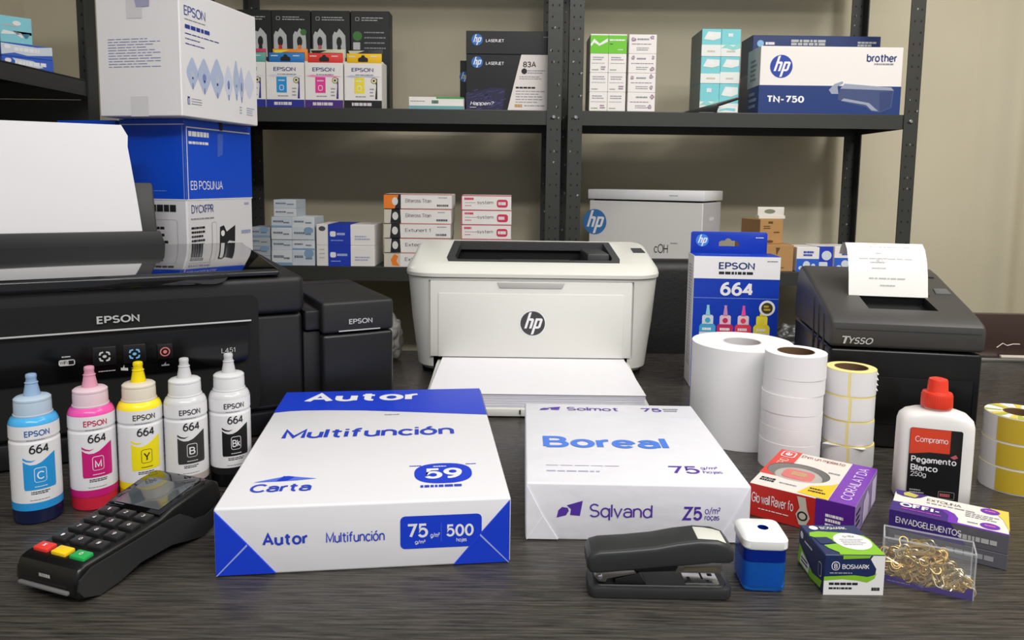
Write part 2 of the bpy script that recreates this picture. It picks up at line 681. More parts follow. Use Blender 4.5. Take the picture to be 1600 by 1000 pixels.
# ------------------------------------------------------------------ counter
t = thing('counter', 'dark wood grain counter with a glossy top that everything in front stands on', 'counter', (0, 0, 0))
MB().box(-0.79, 0.36, -0.035, 1.02, 1.35, 0, WOOD, 0.003).build('worktop', t)
for nm, x in (('side_panel', -0.75), ('side_panel', 0.96)):
    MB().box(x, 0.42, FZ, x + 0.03, 1.3, -0.035, WOOD, 0.002).build(nm, t)
MB().box(-0.72, 0.44, FZ, 0.96, 0.46, -0.035, WOOD, 0.002).build('front_panel', t)


# ------------------------------------------------------------------ steel shelving
def post(x, y, sx, sy, z0, z1):
    """slotted angle: one flange faces front, the other runs along y"""
    mb = MB()
    w, th = 0.034, 0.003
    mb.prism([(0, 0), (w, 0), (w, th), (th, th), (th, w), (0, w)] if sx > 0 else [(0, 0), (0, w), (-th, w), (-th, th), (-w, th), (-w, 0)],
             (x, y, z1), (1, 0, 0), (0, sy, 0), (z1 - z0) * (1 if sy > 0 else -1), STEEL)
    fr = Fr((x if sx > 0 else x - w, min(y, y + sy * th), 0), (1, 0, 0), (0, 0, 1), 1, 1)
    rnd = random.Random(int(x * 1000 + y * 77))
    for k in range(int((z1 - z0) / 0.026)):
        z = z0 + 0.013 + k * 0.026
        if z < 0.0 or z > 1.0:
            continue
        for u in (0.010, 0.025):
            if rnd.random() < 0.8:
                mb.poly(fr, ell(u, z, 0.0019, 0.0026, 10), VOID, 0.0004)
        if rnd.random() < 0.32:
            u = rnd.uniform(0.005, 0.028)
            mb.poly(fr, [(u, z), (u + 0.002, z - 0.001), (u + rnd.uniform(0.002, 0.006), z + 0.003), (u + 0.001, z + 0.004)], SCUFF, 0.0005)
    return mb


SCUFF = mat('scuffed bare steel', (150, 150, 150), 0.5)


def shelving(label, x0, x1, y0, y1, decks, zt=1.35):
    t = thing('shelving_unit', label, 'shelf', ((x0 + x1) / 2, y0, FZ))
    inv = Vector(t.location)

    def b(mb, name):
        mb.v = [v - inv for v in mb.v]
        return mb.build(name, t)
    for sx, x in ((1, x0), (-1, x1)):
        for sy, y in ((1, y0), (-1, y1)):
            b(post(x, y, sx, sy, FZ, zt), 'post')
    for z in decks:
        mb = MB().box(x0 + 0.004, y0 + 0.004, z - 0.004, x1 - 0.004, y1 - 0.004, z, STEEL, 0.001)
        mb.box(x0 + 0.004, y0 + 0.0035, z - 0.034, x1 - 0.004, y0 + 0.006, z - 0.002, STEEL)
        mb.box(x0 + 0.004, y1 - 0.006, z - 0.034, x1 - 0.004, y1 - 0.004, z - 0.002, STEEL)
        mb.box(x0 + 0.004, y0 + 0.006, z - 0.030, x0 + 0.006, y1 - 0.006, z - 0.002, STEEL)
        mb.box(x1 - 0.006, y0 + 0.006, z - 0.030, x1 - 0.004, y1 - 0.006, z - 0.002, STEEL)
        b(mb, 'shelf_deck')
        if 0 < z < 0.8:
            for x in (x0 + 0.018, x1 - 0.018):
                c = MB().lathe([(0.0048, 0), (0.0045, 0.0022), (0.003, 0.0034)], CHROME, 14)
                c.v = [Vector((v.x + x, y0 - v.z, v.y + z - 0.016)) for v in c.v]
                b(c, 'bolt')
    return t


D_UP, D_LO = 0.478, 0.100
shelving('black slotted steel shelving unit holding the ink cartons and orange boxes', -0.735, 0.112, 1.8, 2.12, (-0.45, D_LO, D_UP, 0.965))
shelving('black slotted steel shelving unit holding the white printer carton and brown boxes', 0.128, 0.957, 1.8, 2.12, (-0.45, D_LO, D_UP, 0.965))
tl = shelving('black steel shelving unit along the side wall with teal and blue boxes', -1.36, -0.80, 0.72, 1.47, (-0.45, 0.490, 0.965))
for nm, q in (('shade_end_sheet', (-1.355, 1.462, FZ, -0.805, 1.466, 0.455)), ('shade_back_sheet', (-1.364, 0.73, FZ, -1.3605, 1.46, 0.455))):  # dark sheets added where only shade lies under the deck
    mb = MB().box(*q, STEEL)
    mb.v = [v - Vector(tl.location) for v in mb.v]
    mb.build(nm, tl)
D_UP, D_LO = 0.4782, 0.1002

# ================================================================== paper reams
def fold_ends(mb, fr, wl, tip_u, tip_v, m, edge):
    """envelope folds at both ends of a ream's front: raised triangular flaps with a diagonal crease"""
    for s in (0, 1):
        f = (lambda u: u) if s == 0 else (lambda u: 1 - u)
        q = [(x * fr.w, y * fr.h) for x, y in ((f(0.004), 0.965), (f(0.004), 0.02), (f(wl), 0.02), (f(tip_u), tip_v))]
        mb.prism(q if s == 0 else q[::-1], fr.o + fr.N * 0.0011, fr.U, fr.V, 0.0014, m, 0.0003, 1)
        a, b_ = (f(0.004), 0.02), (f(tip_u), tip_v)
        dx = 0.004 if s == 0 else -0.004
        mb.poly(fr, [a, (a[0] + dx * 1.2, a[1]), (b_[0] + dx * 0.4, b_[1] - 0.03), b_], edge, 0.0013)  # pale strip stands in for light catching the crease


# ream with blue wrapper ends
t = thing('paper_ream', 'thick white and blue wrapped ream of paper reading Multifunción, lying flat', 'paper ream', (-0.114, 0.571, 0), R(7.0))
w, d, h = 0.233, 0.322, 0.056
RBLUE = P('ream blue print', (24, 62, 205), 0.32)
RTXT = P('ream text blue', (40, 66, 190), 0.4)
RWHITE = mat('ream wrapper paper', (226, 225, 229), 0.38, bump=0.3, bscale=16, bd=0.004)
mb = MB().box(-w / 2, 0, 0, w / 2, d, h, RWHITE, 0.0022, 3)
F = faces(w, d, h)
T, Fn = F['top'], F['front']
top_edge = [(0.004, 0.75), (0.07, 0.764), (0.134, 0.768), (0.25, 0.765), (0.42, 0.752), (0.6, 0.728), (0.8, 0.70), (0.996, 0.672)]
mb.poly(T, top_edge + [(0.996, 0.996), (0.004, 0.996)], RBLUE)
mb.text(T, 'Autor', 0.115, 0.862, 0.672, 0.978, WHITE, 0.05)
mb.text(T, 'Multifunción', 0.101, 0.482, 0.832, 0.572, RTXT, 0.024)
mb.text(T, 'Carta', 0.087, 0.084, 0.300, 0.136, RTXT, 0.025)
mb.poly(T, [(0.086, 0.15), (0.15, 0.172), (0.20, 0.188), (0.24, 0.178), (0.308, 0.164), (0.24, 0.156), (0.18, 0.152)], P('pale ream blue', (86, 116, 225), 0.4))
mb.poly(T, [(0.165, 0.153), (0.185, 0.186), (0.225, 0.178), (0.205, 0.155)], RBLUE, 0.0005)
bc = (0.771, 0.172)
mb.poly(T, [(bc[0] + 0.108 * math.copysign(abs(math.cos(a)) ** 0.8, math.cos(a)), bc[1] + 0.07 * math.copysign(abs(math.sin(a)) ** 0.8, math.sin(a))) for a in [2 * PI * i / 40 for i in range(40)]], RBLUE)
mb.text(T, '59', 0.702, 0.132, 0.842, 0.204, WHITE, 0.05)
mb.lines(T, 0.735, 0.212, 0.80, 0.224, 1, WHITE, 0.0005, 3)
mb.lines(T, 0.686, 0.076, 0.846, 0.094, 1, RTXT, seed=4, fill=0.8)
mb.lines(T, 0.644, 0.222, 0.69, 0.232, 1, RTXT, seed=5)
mb.lines(T, 0.86, 0.226, 0.9, 0.236, 1, RTXT, seed=6)
mb.lines(T, 0.52, 0.69, 0.60, 0.705, 1, GREYI, seed=9)
fold_ends(mb, Fn, 0.200, 0.107, 0.475, RBLUE, P('crease highlight blue', (150, 168, 232), 0.5))
mb.text(Fn, 'Autor', 0.157, 0.43, 0.305, 0.63, RTXT, 0.038)
mb.text(Fn, 'Multifunción', 0.367, 0.43, 0.564, 0.60, RTXT, 0.01)
mb.rrect(Fn, 0.617, 0.285, 0.898, 0.775, 0.004, RBLUE)
mb.text(Fn, '75', 0.643, 0.45, 0.712, 0.66, WHITE, 0.035)
mb.text(Fn, 'g/m²', 0.72, 0.43, 0.752, 0.515, WHITE, 0.01)
mb.text(Fn, 'g/m²', 0.667, 0.345, 0.703, 0.415, WHITE, 0.01)
mb.text(Fn, '500', 0.775, 0.445, 0.870, 0.63, WHITE, 0.035)
mb.text(Fn, 'hojas', 0.81, 0.35, 0.846, 0.42, WHITE, 0.01)
mb.rect(Fn, 0.7565, 0.38, 0.758, 0.66, P('pale ream blue', (86, 116, 225)), 0.0006)
for side in ('left', 'right'):
    mb.poly(F[side], [(0.01, 0.02), (0.99, 0.02), (0.99, 0.98), (0.01, 0.98)] if side == 'x' else ([(0.0, 0.02), (0.30, 0.02), (0.245, 0.98), (0.0, 0.98)] if side == 'left' else [(1, 0.02), (0.66, 0.02), (0.672, 0.98), (1, 0.98)]), RBLUE)
mb.build('wrapped_ream', t)

# plain white ream with purple lettering
t = thing('paper_ream', 'white wrapped ream of paper with purple lettering and a plain folded end, behind the stapler', 'paper ream', (0.112, 0.624, 0), R(-0.7))
w, d, h = 0.195, 0.233, 0.052
RP = P('ream purple print', (84, 52, 160), 0.45)
RL = P('ream light blue print', (78, 128, 226), 0.45)
mb = MB().box(-w / 2, 0, 0, w / 2, d, h, mat('thin ream wrapper paper', (228, 227, 234), 0.4, bump=0.5, bscale=20, bd=0.005), 0.002, 3)
F = faces(w, d, h)
T, Fn = F['top'], F['front']


def wing_logo(mb, fr, u0, v0, u1, v1, m):
    W_, H_ = u1 - u0, v1 - v0
    f = lambda x, y: (u0 + W_ * x, v0 + H_ * y)
    mb.poly(fr, [f(0, 0), f(0.06, 0.42), f(0.2, 0.62), f(0.42, 0.58), f(0.47, 0.4), f(0.36, 0.14)], m)
    mb.poly(fr, [f(0.38, 0.72), f(1.0, 1.0), f(0.9, 0.12), f(0.52, 0.16), f(0.55, 0.5)], m)


wing_logo(mb, T, 0.085, 0.884, 0.209, 0.944, RP)
mb.text(T, 'Solmot', 0.246, 0.886, 0.545, 0.94, RP, 0.01)
mb.text(T, '75', 0.684, 0.884, 0.80, 0.938, RP, 0.02)
mb.lines(T, 0.813, 0.884, 0.90, 0.942, 2, GREYI, seed=2)
mb.text(T, 'Boreal', 0.090, 0.372, 0.726, 0.51, RL, 0.04)
mb.lines(T, 0.096, 0.105, 0.42, 0.125, 1, P('faint purple grey', (176, 174, 196)), seed=3)
mb.lines(T, 0.096, 0.165, 0.45, 0.18, 1, P('faint purple grey', (176, 174, 196)), seed=5, fill=0.3)
mb.text(T, '75', 0.672, 0.108, 0.808, 0.182, RP, 0.015)
mb.text(T, 'g/m²', 0.82, 0.148, 0.90, 0.18, RP, 0.0)
mb.text(T, 'hojas', 0.822, 0.106, 0.91, 0.138, RP, 0.0)
RF = mat('thin ream wrapper paper', (228, 227, 234), 0.4)
fold_ends(mb, Fn, 0.148, 0.076, 0.444, RF, P('crease highlight white', (240, 240, 244), 0.5))
wing_logo(mb, Fn, 0.139, 0.40, 0.254, 0.70, RP)
mb.text(Fn, 'Sqlvand', 0.286, 0.37, 0.565, 0.655, RP, 0.0)
mb.text(Fn, 'Z5', 0.696, 0.395, 0.786, 0.63, RP, 0.035)
mb.text(Fn, 'o/m²', 0.798, 0.50, 0.866, 0.63, RP, 0.0)
mb.text(Fn, 'roças', 0.798, 0.385, 0.863, 0.475, RP, 0.008)
mb.build('wrapped_ream', t)


# ================================================================== white laser printer
t = thing('laser_printer', 'compact white laser printer with a paper tray pulled out in front', 'printer', (0.034, 1.175, 0))
PW = mat('warm white printer plastic', (220, 219, 211), 0.38)
PG = mat('light grey printer plastic', (205, 204, 199), 0.42)
PL = mat('pale grey printer plastic', (220, 219, 214), 0.42)
DG = mat('dark grey printer plastic', (58, 59, 61), 0.4)


def plan(hw, y0, y1, r):
    pts = []
    for cx, cy, a0, rr in ((hw - r, y0 + r, -90, r), (hw - 0.02, y1 - 0.02, 0, 0.02), (-hw + 0.02, y1 - 0.02, 90, 0.02), (-hw + r, y0 + r, 180, r)):
        for i in range(9):
            a = R(a0 + i * 11.25)
            pts.append((cx + rr * math.cos(a), cy + rr * math.sin(a)))
    return pts


def planloft(mb, secs, m, top=None):
    k = len(mb.v)
    n = len(secs[0][1])
    for z, pts in secs:
        for x, y in pts:
            mb.v.append(Vector((x, y, z(y) if callable(z) else z)))
    for j in range(len(secs) - 1):
        for i in range(n):
            i2 = (i + 1) % n
            mb.f.append((k + j * n + i, k + j * n + i2, k + (j + 1) * n + i2, k + (j + 1) * n + i))
            mb.m.append(mb.mi(m))
    mb.f.append(tuple(k + i for i in range(n))[::-1])
    mb.f.append(tuple(k + (len(secs) - 1) * n + i for i in range(n)))
    mb.m += [mb.mi(m)] * 2


mb = MB()
planloft(mb, [(0.008, plan(0.181, 0.006, 0.165, 0.042)), (0.014, plan(0.187, 0.0, 0.165, 0.046)), (0.09, plan(0.197, 0.0, 0.167, 0.048)), (0.158, plan(0.2035, 0.0, 0.168, 0.05))], PG)
body = mb.build('body', t)
cut(body, MB().box(-0.158, -0.02, 0.002, 0.152, 0.15, 0.030, VOID), MB().box(-0.166, -0.02, 0.030, 0.160, 0.006, 0.154, PL))
# front door
mb = MB().box(-0.163, -0.0015, 0.0315, 0.157, 0.005, 0.1535, PL, 0.0012)
mb.box(-0.150, -0.003, 0.0315, 0.144, 0.0, 0.134, PL, 0.001)
dr = mb.build('front_door', t)
fr = Fr((0, -0.0015, 0), (1, 0, 0), (0, 0, 1), 1, 1)
mb = MB().prism([(-0.057, 0.1515), (-0.053, 0.143), (0.046, 0.143), (0.05, 0.1515)], (0, -0.0035, 0), (1, 0, 0), (0, 0, 1), 0.003, mat('door handle grey', (182, 180, 176), 0.4), 0.0008)
mb.build('door_handle', dr)
mb = MB()
lf = Fr((0, -0.0031, 0), (1, 0, 0), (0, 0, 1), 1, 1)
mb.disc(lf, 0.0, 0.087, 0.0212, WHITE, 0.0003)
mb.hp(lf, 0.0, 0.087, 0.0195, mat('badge dark grey', (66, 66, 68), 0.35), WHITE, 0.0007)
mb.build('logo_badge', dr)
# top cover
mb = MB()
ztop = lambda y: 0.176 + max(0, y - 0.004) * 0.185
mid = lambda y: 0.168 + max(0, y) * 0.10
planloft(mb, [(0.1595, plan(0.2055, -0.004, 0.170, 0.052)), (0.165, plan(0.2065, -0.005, 0.171, 0.053)), (lambda y: mid(y), plan(0.2045, -0.003, 0.170, 0.052)),
              (lambda y: ztop(y) - 0.004, plan(0.198, 0.006, 0.167, 0.05)), (lambda y: ztop(y), plan(0.192, 0.012, 0.162, 0.047))], PW)
cover = mb.build('top_cover', t, sharp=25)
slot = [(-0.137, 0.030), (0.140, 0.030), (0.143, 0.05), (0.137, 0.152), (-0.137, 0.152), (-0.141, 0.05)]
cut(cover, MB().prism(slot, (0, 0, 0.26), (1, 0, 0), (0, 1, 0), 0.26 - 0.163, VOID))
# slot bezel, a dark ring that follows the sloped top
mb = MB()


def slope_ring(mb, outer, inner, lift, m, depth=0.012):
    n = len(outer)
    for a, b_ in ((outer, inner),):
        for i in range(n):
            j = (i + 1) % n
            q = [a[i], a[j], b_[j], b_[i]]
            mb.raw([(x, y, ztop(y) + lift) for x, y in q], [(0, 1, 2, 3)], m)
            mb.raw([(a[i][0], a[i][1], ztop(a[i][1]) + lift), (a[j][0], a[j][1], ztop(a[j][1]) + lift), (a[j][0], a[j][1], ztop(a[j][1]) - 0.004), (a[i][0], a[i][1], ztop(a[i][1]) - 0.004)], [(3, 2, 1, 0)], m)
            mb.raw([(b_[i][0], b_[i][1], ztop(b_[i][1]) + lift), (b_[j][0], b_[j][1], ztop(b_[j][1]) + lift), (b_[j][0], b_[j][1], ztop(b_[j][1]) - depth), (b_[i][0], b_[i][1], ztop(b_[i][1]) - depth)], [(0, 1, 2, 3)], m)


inner = [(-0.124, 0.040), (0.128, 0.040), (0.131, 0.056), (0.126, 0.144), (-0.124, 0.144), (-0.128, 0.056)]
slope_ring(mb, slot, inner, 0.0012, DG)
mb.build('slot_bezel', t, sharp=20)
mb = MB().prism([(0.09, 0.052), (0.126, 0.052), (0.122, 0.142), (0.086, 0.142)], (0, 0, 0.194), (1, 0, 0), (0, 1, 0), 0.03, DG, 0.003)
mb.box(-0.05, 0.041, 0.178, 0.06, 0.046, 0.184, DG, 0.001)
mb.build('slot_block', t)
mb = MB()
for k, x in enumerate((-0.10, -0.055, -0.01, 0.035, 0.07)):
    mb.box(x - 0.004, 0.06, 0.164, x + 0.004, 0.15, 0.17 + 0.002 * (k % 2), mat('cavity rib plastic', (24, 24, 26), 0.5), 0.001)
mb.box(-0.12, 0.09, 0.164, 0.085, 0.096, 0.176, mat('cavity rib plastic', (24, 24, 26), 0.5), 0.001)
mb.build('output_rollers', t)
mb = MB()
pts = [(0.172, 0.092), (0.192, 0.092), (0.189, 0.118), (0.171, 0.118)]
mb.raw([(x, y, ztop(y) + 0.0012) for x, y in pts] + [(x, y, ztop(y) - 0.003) for x, y in pts], [(0, 1, 2, 3), (1, 0, 4, 5), (2, 1, 5, 6), (3, 2, 6, 7), (0, 3, 7, 4)], DG)
mb.build('power_button', t)
for x in (-0.168, 0.168):
    MB().lathe([(0.010, 0), (0.011, 0.004), (0.0115, 0.0085)], VOID, 20, (x, 0.035)).build('rubber_foot', t)
for x in (-0.165, 0.165):
    MB().lathe([(0.011, 0), (0.011, 0.009)], VOID, 16, (x, 0.14)).build('rubber_foot', t)
# tray
TRW = mat('tray ivory plastic', (216, 216, 208), 0.4)
mb = MB().box(-0.148, -0.205, 0.003, 0.150, 0.13, 0.007, TRW, 0.001)
for sx in (-1, 1):
    x = 0.001 + sx * 0.1495
    mb.prism([(-0.212, 0.002), (-0.212, 0.012), (-0.16, 0.014), (-0.02, 0.024), (0.10, 0.024), (0.10, 0.002)], (x + 0.003, 0, 0), (0, 1, 0), (0, 0, 1), 0.006, TRW, 0.0008)
mb.box(-0.152, -0.213, 0.002, 0.154, -0.207, 0.0125, TRW, 0.0012)
tr_ = mb.build('paper_tray', t)
MB().box(-0.02, -0.2155, 0.003, -0.004, -0.2125, 0.013, TRW, 0.001).box(-0.022, -0.2145, 0.006, -0.0205, -0.213, 0.011, VOID).build('tray_latch', tr_)
# sheets in the tray: one block whose long sides show the edges of many sheets
mb = MB()
rnd = random.Random(4)
SHEET = mat('copy paper', (234, 232, 236), 0.5)
SHEETE = mat('copy paper edge', (206, 205, 220), 0.6)
zz, k = 0.0076, 0
while zz < 0.0295:
    e = 0.0007 if k % 2 else 0.0
    dx = rnd.uniform(-0.0006, 0.0006)
    mb.box(-0.143 + e + dx, -0.203 + e, zz, 0.1455 - e + dx, 0.12, zz + 0.0011, SHEET, 0, fm=dict(front=SHEETE if k % 3 else SHEET, left=SHEETE, right=SHEETE))
    zz += 0.0011
    k += 1
mb.box(-0.1432, -0.2045, zz, 0.1465, 0.12, zz + 0.0003, SHEET)
tag(mb.build('paper_stack', loc=(0.034, 1.175, 0)), 'stack of blank white sheets lying in the pulled out printer tray', 'paper')


# ================================================================== black ink tank printer
E0, EA = Vector((-0.251, 0.899, 0)), R(28)
t = thing('inkjet_printer', 'large black ink tank printer with flat scanner lid and buttons on its front', 'printer', E0, EA)
XL = -0.46
mb = MB().box(XL, 0.012, 0.0, 0, 0.335, 0.148, PLBLK, 0.006, 3)
lower = mb.build('base_body', t)
mb = MB().box(XL, 0.004, 0.149, 0.001, 0.335, 0.1945, PLBLK, 0.008, 4)
mb.build('scanner_body', t)
# lid, glossy sheet with a lip in front
mb = MB().prism([(0.004, 0.1958), (0.003, 0.2005), (0.008, 0.2032), (0.292, 0.2125), (0.300, 0.2100), (0.300, 0.1958)], (-0.028, 0, 0), (0, 1, 0), (0, 0, 1), -0.028 - XL, PLGLOSS, 0.002, 3)
lid = mb.build('scanner_lid', t)
mb = MB().prism([(XL, 0.1895), (-0.100, 0.1895), (-0.092, 0.1915), (-0.088, 0.195), (-0.086, 0.2), (XL, 0.2)], (0, -0.002, 0), (1, 0, 0), (0, 0, 1), 0.01, PLGLOSS, 0.0012)
mb.build('lid_lip', lid)
# front panel slab with rounded outer corners
pts = [(XL, 0.040)] + [(-0.068 + 0.010 * math.cos(R(a)), 0.050 + 0.010 * math.sin(R(a))) for a in range(-90, 1, 15)] + [(-0.068 + 0.010 * math.cos(R(a)), 0.160 + 0.010 * math.sin(R(a))) for a in range(0, 91, 15)] + [(XL, 0.170)]
groove = [(x + (0.0042 if x > -0.3 else 0), z + (0.0042 if z > 0.1 else -0.004)) for x, z in pts]
mb = MB().prism(groove, (0, 0.0034, 0), (1, 0, 0), (0, 0, 1), 0.001, VOID)
mb.prism(pts, (0, 0.0012, 0), (1, 0, 0), (0, 0, 1), 0.011, PLSAT, 0.0009)
fp = mb.build('front_panel', t)
cut(fp, MB().prism([(XL - 0.01, 0.046), (-0.072, 0.046), (-0.064, 0.053), (-0.064, 0.082), (-0.075, 0.090), (XL - 0.01, 0.092)], (0, -0.01, 0), (1, 0, 0), (0, 0, 1), 0.019, VOID))
pf = Fr((0, 0.0010, 0), (1, 0, 0), (0, 0, 1), 1, 1)
mb = MB().box(XL, -0.0006, 0.1436, -0.0625, 0.0014, 0.1454, SILVER, 0.0003)
mb.build('silver_strip', fp)
mb = MB().prism([(XL, 0.0935), (-0.098, 0.0925), (-0.070, 0.097), (-0.067, 0.102), (-0.065, 0.139), (XL, 0.139)], (0, -0.0003, 0), (1, 0, 0), (0, 0, 1), 0.002, mat('control strip black gloss', (8, 8, 10), 0.18), 0.0006)
cp = mb.build('control_strip', fp)
cf = Fr((0, -0.0005, 0), (1, 0, 0), (0, 0, 1), 1, 1)
BTN = mat('button black plastic', (20, 20, 23), 0.3)


def diamond(mb, cx, cz, r, m):
    for k in range(4):
        a0 = R(45 + 90 * k)
        pts = [(cx + rr * math.cos(a), cz + rr * math.sin(a)) for rr, a in ((r, a0 - 0.55), (r * 1.15, a0), (r, a0 + 0.5), (r * 0.72, a0 + 0.45), (r * 0.8, a0), (r * 0.72, a0 - 0.5))]
        mb.poly(Fr((0, -0.0028, 0), (1, 0, 0), (0, 0, 1), 1, 1), pts, m, 0.0002)
    mb.poly(Fr((0, -0.0028, 0), (1, 0, 0), (0, 0, 1), 1, 1), ell(cx, cz, r * 0.35, r * 0.28, 12), m, 0.0002)


ICW = P('icon white', (196, 196, 196), 0.5)
for x, c in ((-0.2155, ICW), (-0.1865, P('icon light blue', (120, 180, 225), 0.5))):
    mb = MB().box(x - 0.0115, -0.0026, 0.1065, x + 0.0115, 0.0, 0.1275, BTN, 0.0012)
    diamond(mb, x, 0.117, 0.0058, c)
    mb.build('button', cp)
mb = MB().box(-0.1640, -0.0026, 0.1080, -0.1480, 0.0, 0.1250, BTN, 0.001)
bf = Fr((0, -0.0028, 0), (1, 0, 0), (0, 0, 1), 1, 1)
RR = P('power ring red', (214, 120, 112), 0.5)
mb.disc(bf, -0.156, 0.1165, 0.0052, RR, 0.0002)
mb.disc(bf, -0.156, 0.1165, 0.0040, BTN, 0.0003)
mb.disc(bf, -0.156, 0.1165, 0.0020, RR, 0.0004)
mb.build('power_button', cp)
mb = MB()
mb.text(Fr((0, 0.0011, 0), (1, 0, 0), (0, 0, 1), 1, 1), 'EPSON', -0.2215, 0.1515, -0.180, 0.1615, SILVER, 0.045)
mb.build('lettering', fp)
mb = MB()
mb.text(cf, 'L451', -0.0965, 0.1085, -0.0815, 0.1145, P('icon white', (200, 200, 200)), 0.0)
mb.build('model_lettering', cp)
mb = MB()
mb.rrect(cf, -0.2585, 0.110, -0.2435, 0.1165, 0.002, ICW)
mb.text(cf, 'WiFi', -0.2575, 0.1115, -0.2505, 0.1155, BTN, 0.01, 0.0005)
mb.rect(cf, -0.2495, 0.1112, -0.2445, 0.1155, BTN, 0.0005)
mb.lines(cf, -0.2555, 0.1185, -0.2475, 0.121, 1, ICW, seed=2)
mb.build('wireless_icon', cp)
mb = MB()
mb.lines(cf, -0.222, 0.0995, -0.203, 0.1012, 1, ICW, seed=7)
mb.poly(cf, [(-0.2005, 0.0995), (-0.1935, 0.0985), (-0.1935, 0.1015), (-0.197, 0.102), (-0.197, 0.1055), (-0.1985, 0.102), (-0.2005, 0.1025)], ICW)
mb.lines(cf, -0.190, 0.1005, -0.186, 0.1015, 1, ICW, seed=8)
mb.build('drop_icon', cp)
mb = MB()
mb.poly(cf, [(-0.160, 0.1), (-0.152, 0.1), (-0.152, 0.1015), (-0.1555, 0.1015), (-0.1555, 0.1045), (-0.1575, 0.1015), (-0.16, 0.1015)], GREYI)
mb.build('power_icon', cp)
# base seam and paper output ledge
mb = MB().box(XL, 0.004, 0.002, -0.02, 0.02, 0.030, PLSAT, 0.003)
mb.box(XL, 0.0085, 0.0325, -0.02, 0.014, 0.036, PLSAT, 0.001)
mb.build('output_tray', t)
# rear feed: guard bar and support plate
FEED = mat('feed guard grey plastic', (44, 44, 45), 0.45)
mb = MB().prism([(XL, 0.196), (-0.130, 0.196), (-0.141, 0.2315), (XL, 0.2315)], (0, 0.303, 0), (1, 0, 0), (0, 0, 1), 0.011, FEED, 0.0012)
mb.build('feed_guard', t)
mb = MB().prism([(XL, 0.19), (-0.142, 0.19), (-0.1475, 0.302), (-0.150, 0.306), (XL, 0.306)], (0, 0.295, 0), (1, 0, 0), (0, 0.16, 0.987), 0.006, FEED, 0.0012)
mb.box(XL, 0.316, 0.19, -0.142, 0.334, 0.197, FEED)
mb.build('paper_support', t)
# ink tank on its side
mb = MB().box(0.020, -0.002, 0, 0.112, 0.205, 0.1195, PLSAT, 0.005, 3)
tank = mb.build('ink_tank', t)
mb = MB().box(0.020, -0.0025, 0.1205, 0.112, 0.205, 0.160, mat('tank lid black plastic', (33, 32, 32), 0.48), 0.004, 3)
mb.box(0.020, 0.168, 0.1595, 0.112, 0.1685, 0.1603, VOID)
tc_ = mb.build('tank_lid', tank)
MB().box(0.0405, -0.0032, 0.1222, 0.0937, -0.002, 0.1236, SILVER, 0.0002).build('silver_strip', tc_)
MB().text(Fr((0, -0.0026, 0), (1, 0, 0), (0, 0, 1), 1, 1), 'EPSON', 0.0535, 0.1305, 0.0835, 0.138, SILVER, 0.03).build('lettering', tc_)
MB().box(0.0, 0.012, 0.0, 0.021, 0.19, 0.123, PLBLK, 0.002).box(0.001, 0.006, 0.125, 0.0215, 0.19, 0.150, PLSAT, 0.003).build('tank_bracket', t)

# blank sheet standing in the rear feed
mb = MB()
n = 12
rows = []
for i in range(n + 1):
    s_ = i / n
    z = 0.1975 + 0.1885 * s_
    y = 0.3195 + 0.0165 * s_ + 0.010 * s_ * s_
    xr = -0.1615 - 0.0215 * s_ ** 1.2
    rows.append((z, y, xr))
rows[-1] = (rows[-1][0], rows[-1][1], rows[-1][2] - 0.003)
rows[-2] = (rows[-2][0], rows[-2][1], rows[-2][2] + 0.003)
vs = []
for z, y, xr in rows:
    vs += [(XL + 0.02, y, z), (xr, y, z), (xr, y + 0.0005, z), (XL + 0.02, y + 0.0005, z)]
fs = []
for i in range(n):
    for k in range(4):
        a, b_ = i * 4 + k, i * 4 + (k + 1) % 4
        fs.append((a, b_, b_ + 4, a + 4))
fs += [(3, 2, 1, 0), (n * 4, n * 4 + 1, n * 4 + 2, n * 4 + 3)]
mb.raw(vs, fs, SHEET)
o = mb.build('paper_sheet', loc=E0, rz=EA)
tag(o, 'blank white sheet standing in the rear feed of the black printer', 'paper')

# ================================================================== ink bottles
def smooth_r(prof):
    def r(z):
        for (r0, z0), (r1, z1) in zip(prof, prof[1:]):
            if z0 <= z <= z1 and z1 > z0:
                return r0 + (r1 - r0) * (z - z0) / (z1 - z0)
        return prof[-1][0]
    return r


BODYP = [(0.0178, 0.0), (0.0193, 0.0012), (0.0198, 0.004), (0.0198, 0.0742), (0.0195, 0.0752), (0.0190, 0.0764), (0.0195, 0.0776), (0.0198, 0.0788), (0.0198, 0.0895), (0.0193, 0.0925), (0.0178, 0.0955), (0.0155, 0.0972), (0.0148, 0.0985)]
CAPP = [(0.0153, 0.0965), (0.0158, 0.0975), (0.0158, 0.0985), (0.0151, 0.0988), (0.0149, 0.109), (0.0145, 0.1102), (0.0149, 0.1106), (0.0148, 0.1122), (0.0132, 0.1136), (0.009, 0.1146)]
NOZP = [(0.0072, 0.1140), (0.0068, 0.1150), (0.0049, 0.1252), (0.0054, 0.1256), (0.0054, 0.1262), (0.0045, 0.1266), (0.0041, 0.1295), (0.0044, 0.1303), (0.0045, 0.1325), (0.0040, 0.1336), (0.0025, 0.1341)]


